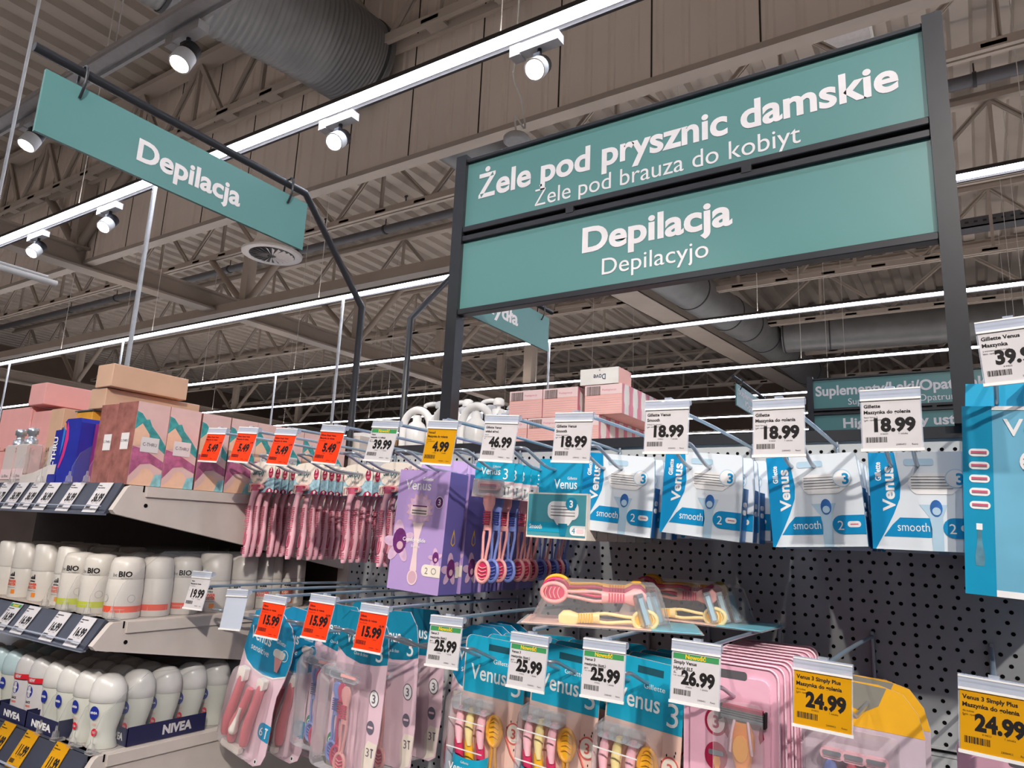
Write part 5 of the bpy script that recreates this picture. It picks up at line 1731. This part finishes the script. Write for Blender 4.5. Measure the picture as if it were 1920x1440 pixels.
def bio(band):
    r = thing('deodorant', '', 'deodorant')
    b = MB()
    b.lathe([(.0255, 0), (.027, .002), (.0268, .050), (.0255, .060)], DEO, 28)
    R = .0272
    wrap_band(b, band, -1.9, 2.6, .010, .0195, R)
    wrap_text(b, 'DEODORANT', PAPER, .1, .0135, .0022, R + .0002, .02)
    for a, z in ((.75, .031), (-.8, .031)):
        wrap_oval(b, DEOG, a, z, .0062, .0062, R)
        wrap_oval(b, DEO, a, z, .0050, .0050, R + .0002)
    b.build('body', r)
    b = MB()
    b.lathe([(.0255, .060), (.0262, .061), (.0245, .085), (.021, .0925), (.012, .0945)], DEO, 28)
    wrap_text(b, 'BIO', BLACK, .25, .0645, .0085, .0264, .020, .03)
    wrap_text(b, 'be', GREYP, -.35, .0645, .006, .0264, .007, .0)
    wrap_text(b, 'by Natura', GREYP, .35, .0610, .0025, .0266, .016, .0)
    b.build('cap', r)
    return r
OR_, LI_ = mat('orange_band', 'e8573a', .4), mat('lime_band', 'bcc43a', .4)
bo, bl = bio(OR_), bio(LI_)
bw = thing('deodorant', '', 'deodorant')
b = MB(); b.lathe([(.0265, 0), (.028, .003), (.028, .052), (.0275, .053)], DEO, 24, sq=.8); wrap_band(b, DEOG, -1.5, 1.5, .0525, .0535, .0282, sq=.8)
wrap_text(b, 'adidas', BLACK, -.05, .0335, .0034, .0284, .014, .03, .8)
for i in range(3):
    a = -.28 + .15 * i
    vs = []
    for (da, dz) in ((0, 0), (.16, 0), (.16 - .05, .004 + .002 * i), (.16 - .12, .004 + .002 * i)):
        t = a + da
        vs.append((.0284 * math.sin(t), -.0284 * math.cos(t) * .8, .0385 + dz))
    b.add(vs, [(0, 1, 2, 3)], BLACK)
wrap_text(b, 'POWER', OR_, -.05, .0270, .0045, .0284, .024, .05, .8)
wrap_text(b, 'BOOSTER', OR_, -.05, .0215, .0045, .0284, .024, .05, .8)
wrap_text(b, 'antyperspirant', BLACK, -.05, .0175, .0016, .0284, .022, .0, .8)
wrap_band(b, mat('orange_square', 'ef8a2e', .4), .05, .35, .007, .0145, .0284, sq=.8)
b.build('body', bw)
b = MB(); b.lathe([(.0275, .0535), (.028, .055), (.0268, .098), (.022, .1005)], DEO, 24, sq=.8); b.build('cap', bw)
u = set()
def place_deo(src, x, y, z, lab, rz=0, grp='white roll-ons on the middle shelf'):
    o = src if src.name not in u else dup(src, lab)
    u.add(src.name)
    o.location = (x, y, z)
    o.rotation_euler = (0, 0, math.radians(rz))
    tag(o, lab, 'deodorant', grp)
ZM = 1.3895
for k in range(7):
    place_deo(bo if k < 3 else bw, -.787, -.437 + .052 * min(k, 2) + .058 * max(0, k - 2), ZM, ('white roll-on with orange band, ' if k < 3 else 'plain white roll-on, ') + ('front one' if k == 0 else ORD[k] + ' from the front') + ' in the row at the shelf end', 42 if k != 1 else -35)
for c, (x, y0, src, nm2) in enumerate(((-.868, -.437, bl, 'slim gap'), (-.930, -.440, bl, 'lime band'))):
    for k in range(4):
        place_deo(src, x, y0 + .056 * k, ZM, 'white roll-on with lime band, ' + ('front' if k == 0 else ORD[k]) + ' one in the ' + ['inner lime', 'outer lime'][c] + ' row', 25)
for c, x in enumerate((-1.000, -1.085, -1.165, -1.23)):
    for k in range(3):
        place_deo(bw, x, -.42 + .055 * k, ZM, 'white roll-on with black sports mark, ' + ['front', 'second', 'third'][k] + ' one, ' + ['right', 'middle', 'left', 'edge'][c] + ' row', 10)

# lowest shelf: dome capped roll-ons in navy trays
BODYS = mat('satin_body', 'd2d2c6', .25, var=.02)
DARKB = mat('smoked_body', '5a524e', .2)
CAPW = mat('dome_cap_white', 'dedbd6', .25)
CAPB = mat('dome_cap_pale_blue', 'b9cfd2', .25)
CAPG = mat('dome_cap_grey', 'cfccca', .25)
NAVY = mat('navy_logo', '1d2f8f', .35)
TRAY = mat('navy_tray', '1f2148', .4)
REDB = mat('red_banner', 'd3202e', .4)
ZL = 1.1995
def dome(capm, body, red=False, dark=False):
    r = thing('deodorant', '', 'deodorant')
    b = MB()
    b.lathe([(.022, 0), (.0235, .002), (.0195, .014), (.0195, .026), (.0245, .048), (.0262, .060), (.0262, .066)], body, 28, sq=.72)
    if dark:
        wrap_band(b, PAPER, -1.15, 1.2, .012, .064, .0268, sq=.72)
    R = .0270
    wrap_oval(b, NAVY, -.35, .052, .0085, .0098, R, sq=.72)
    wrap_text(b, 'NIVEA', WPR, -.35, .0505, .0032, R + .0003, .0125, .04, .72)
    if red:
        wrap_oval(b, REDB, -.25, .024, .0048, .0056, .0235, sq=.72)
        wrap_text(b, '72h', PAPER, -.25, .0225, .003, .0238, .0055, .03, .72)
        wrap_text(b, 'DRY', mat('faint_red', 'd88a78', .5), -.25, .034, .0034, .0250, .008, .0, .72)
    if dark:
        wrap_text(b, 'BLACK', BLACK, -.3, .034, .0036, R + .0002, .012, .04, .72)
        wrap_text(b, 'WHITE', OR_, -.3, .028, .0030, R + .0002, .012, .04, .72)
    b.build('body', r)
    b = MB()
    b.lathe([(.0258, .066), (.0268, .0665), (.0268, .080), (.0250, .091), (.0200, .100), (.0120, .1055), (.004, .107)], capm, 28, sq=.76)
    dc = b.build('dome_cap', r)
    if dark:
        b = MB(); wrap_band(b, REDB, -1.2, 1.2, .066, .0745, .0272, sq=.76); wrap_text(b, 'NEW', PAPER, -.2, .0682, .0050, .0275, .014, .05, .76); b.build('banner', dc)
    return r
dr, dg, dk, dbq = dome(CAPW, BODYS, red=True), dome(CAPW, BODYS), dome(CAPG, DARKB, dark=True), dome(CAPB, BODYS)
G = 'dome capped roll-ons on the lowest shelf'
for k in range(5):
    place_deo(dr, -.783, -.440 + .047 * k, ZL, 'white dome capped roll-on, ' + ('front corner one' if k == 0 else ORD[k] + ' from the front') + ' in the end tray', 35, G)
for c, (x, src, w) in enumerate(((-.835, dr, 'white dome capped roll-on with red dot'), (-.888, dg, 'white dome capped roll-on beside the red dot row'), (-.935, dg, 'white dome capped roll-on next to the red banner ones'), (-.985, dk, 'smoky roll-on with red banner, right'), (-1.035, dk, 'smoky roll-on with red banner, left'), (-1.085, dbq, 'pale blue dome capped roll-on, right'), (-1.135, dbq, 'pale blue dome capped roll-on, left'), (-1.185, dg, 'white dome capped roll-on at the left edge'))):
    for k in range(3):
        place_deo(src, x, -.440 + .048 * k + .004 * c * 0, ZL, w + ', ' + ['front', 'second', 'third'][k] + ' in its row', 20, G)
def tray(x0, x1, y0, y1, lab, side=False, txt='NIVEA'):
    r = thing('display_tray', lab, 'tray', (0, 0, ZL))
    b = MB()
    b.box(x0, y0, .0005, x1, y0 + .001, .026, TRAY)
    b.box(x0, y0, .0005, x0 + .001, y1, .026, TRAY)
    b.box(x1 - .001, y0, .0005, x1, y1, .028, TRAY)
    b.text(txt, WPR, (x0 + x1) / 2, .008, .010, y0 - .0004, w=(x1 - x0) * .62, bold=.05, res=3)
    if side:
        b.M = Matrix.Translation((x1, 0, 0)) @ Matrix.Rotation(PI / 2, 4, 'Z')
        b.text(txt, mat('silver_lettering', 'c8c4c6', .4), y0 + (y1 - y0) * .62, .008, .0135, -.0004, w=.052, bold=.05, res=3)
    b.build('tray_body', r)
tray(-.812, -.752, -.418, -.282, 'navy tray lettered on its side at the lowest shelf end', True)
tray(-.965, -.862, -.468, -.33, 'navy tray front under the plain white dome roll-ons')
tray(-1.062, -.967, -.468, -.33, 'navy tray front under the smoky roll-ons')
tray(-1.16, -1.064, -.468, -.33, 'navy tray front under the pale blue roll-ons')
tray(-1.26, -1.162, -.468, -.33, 'navy tray front at the left frame edge')
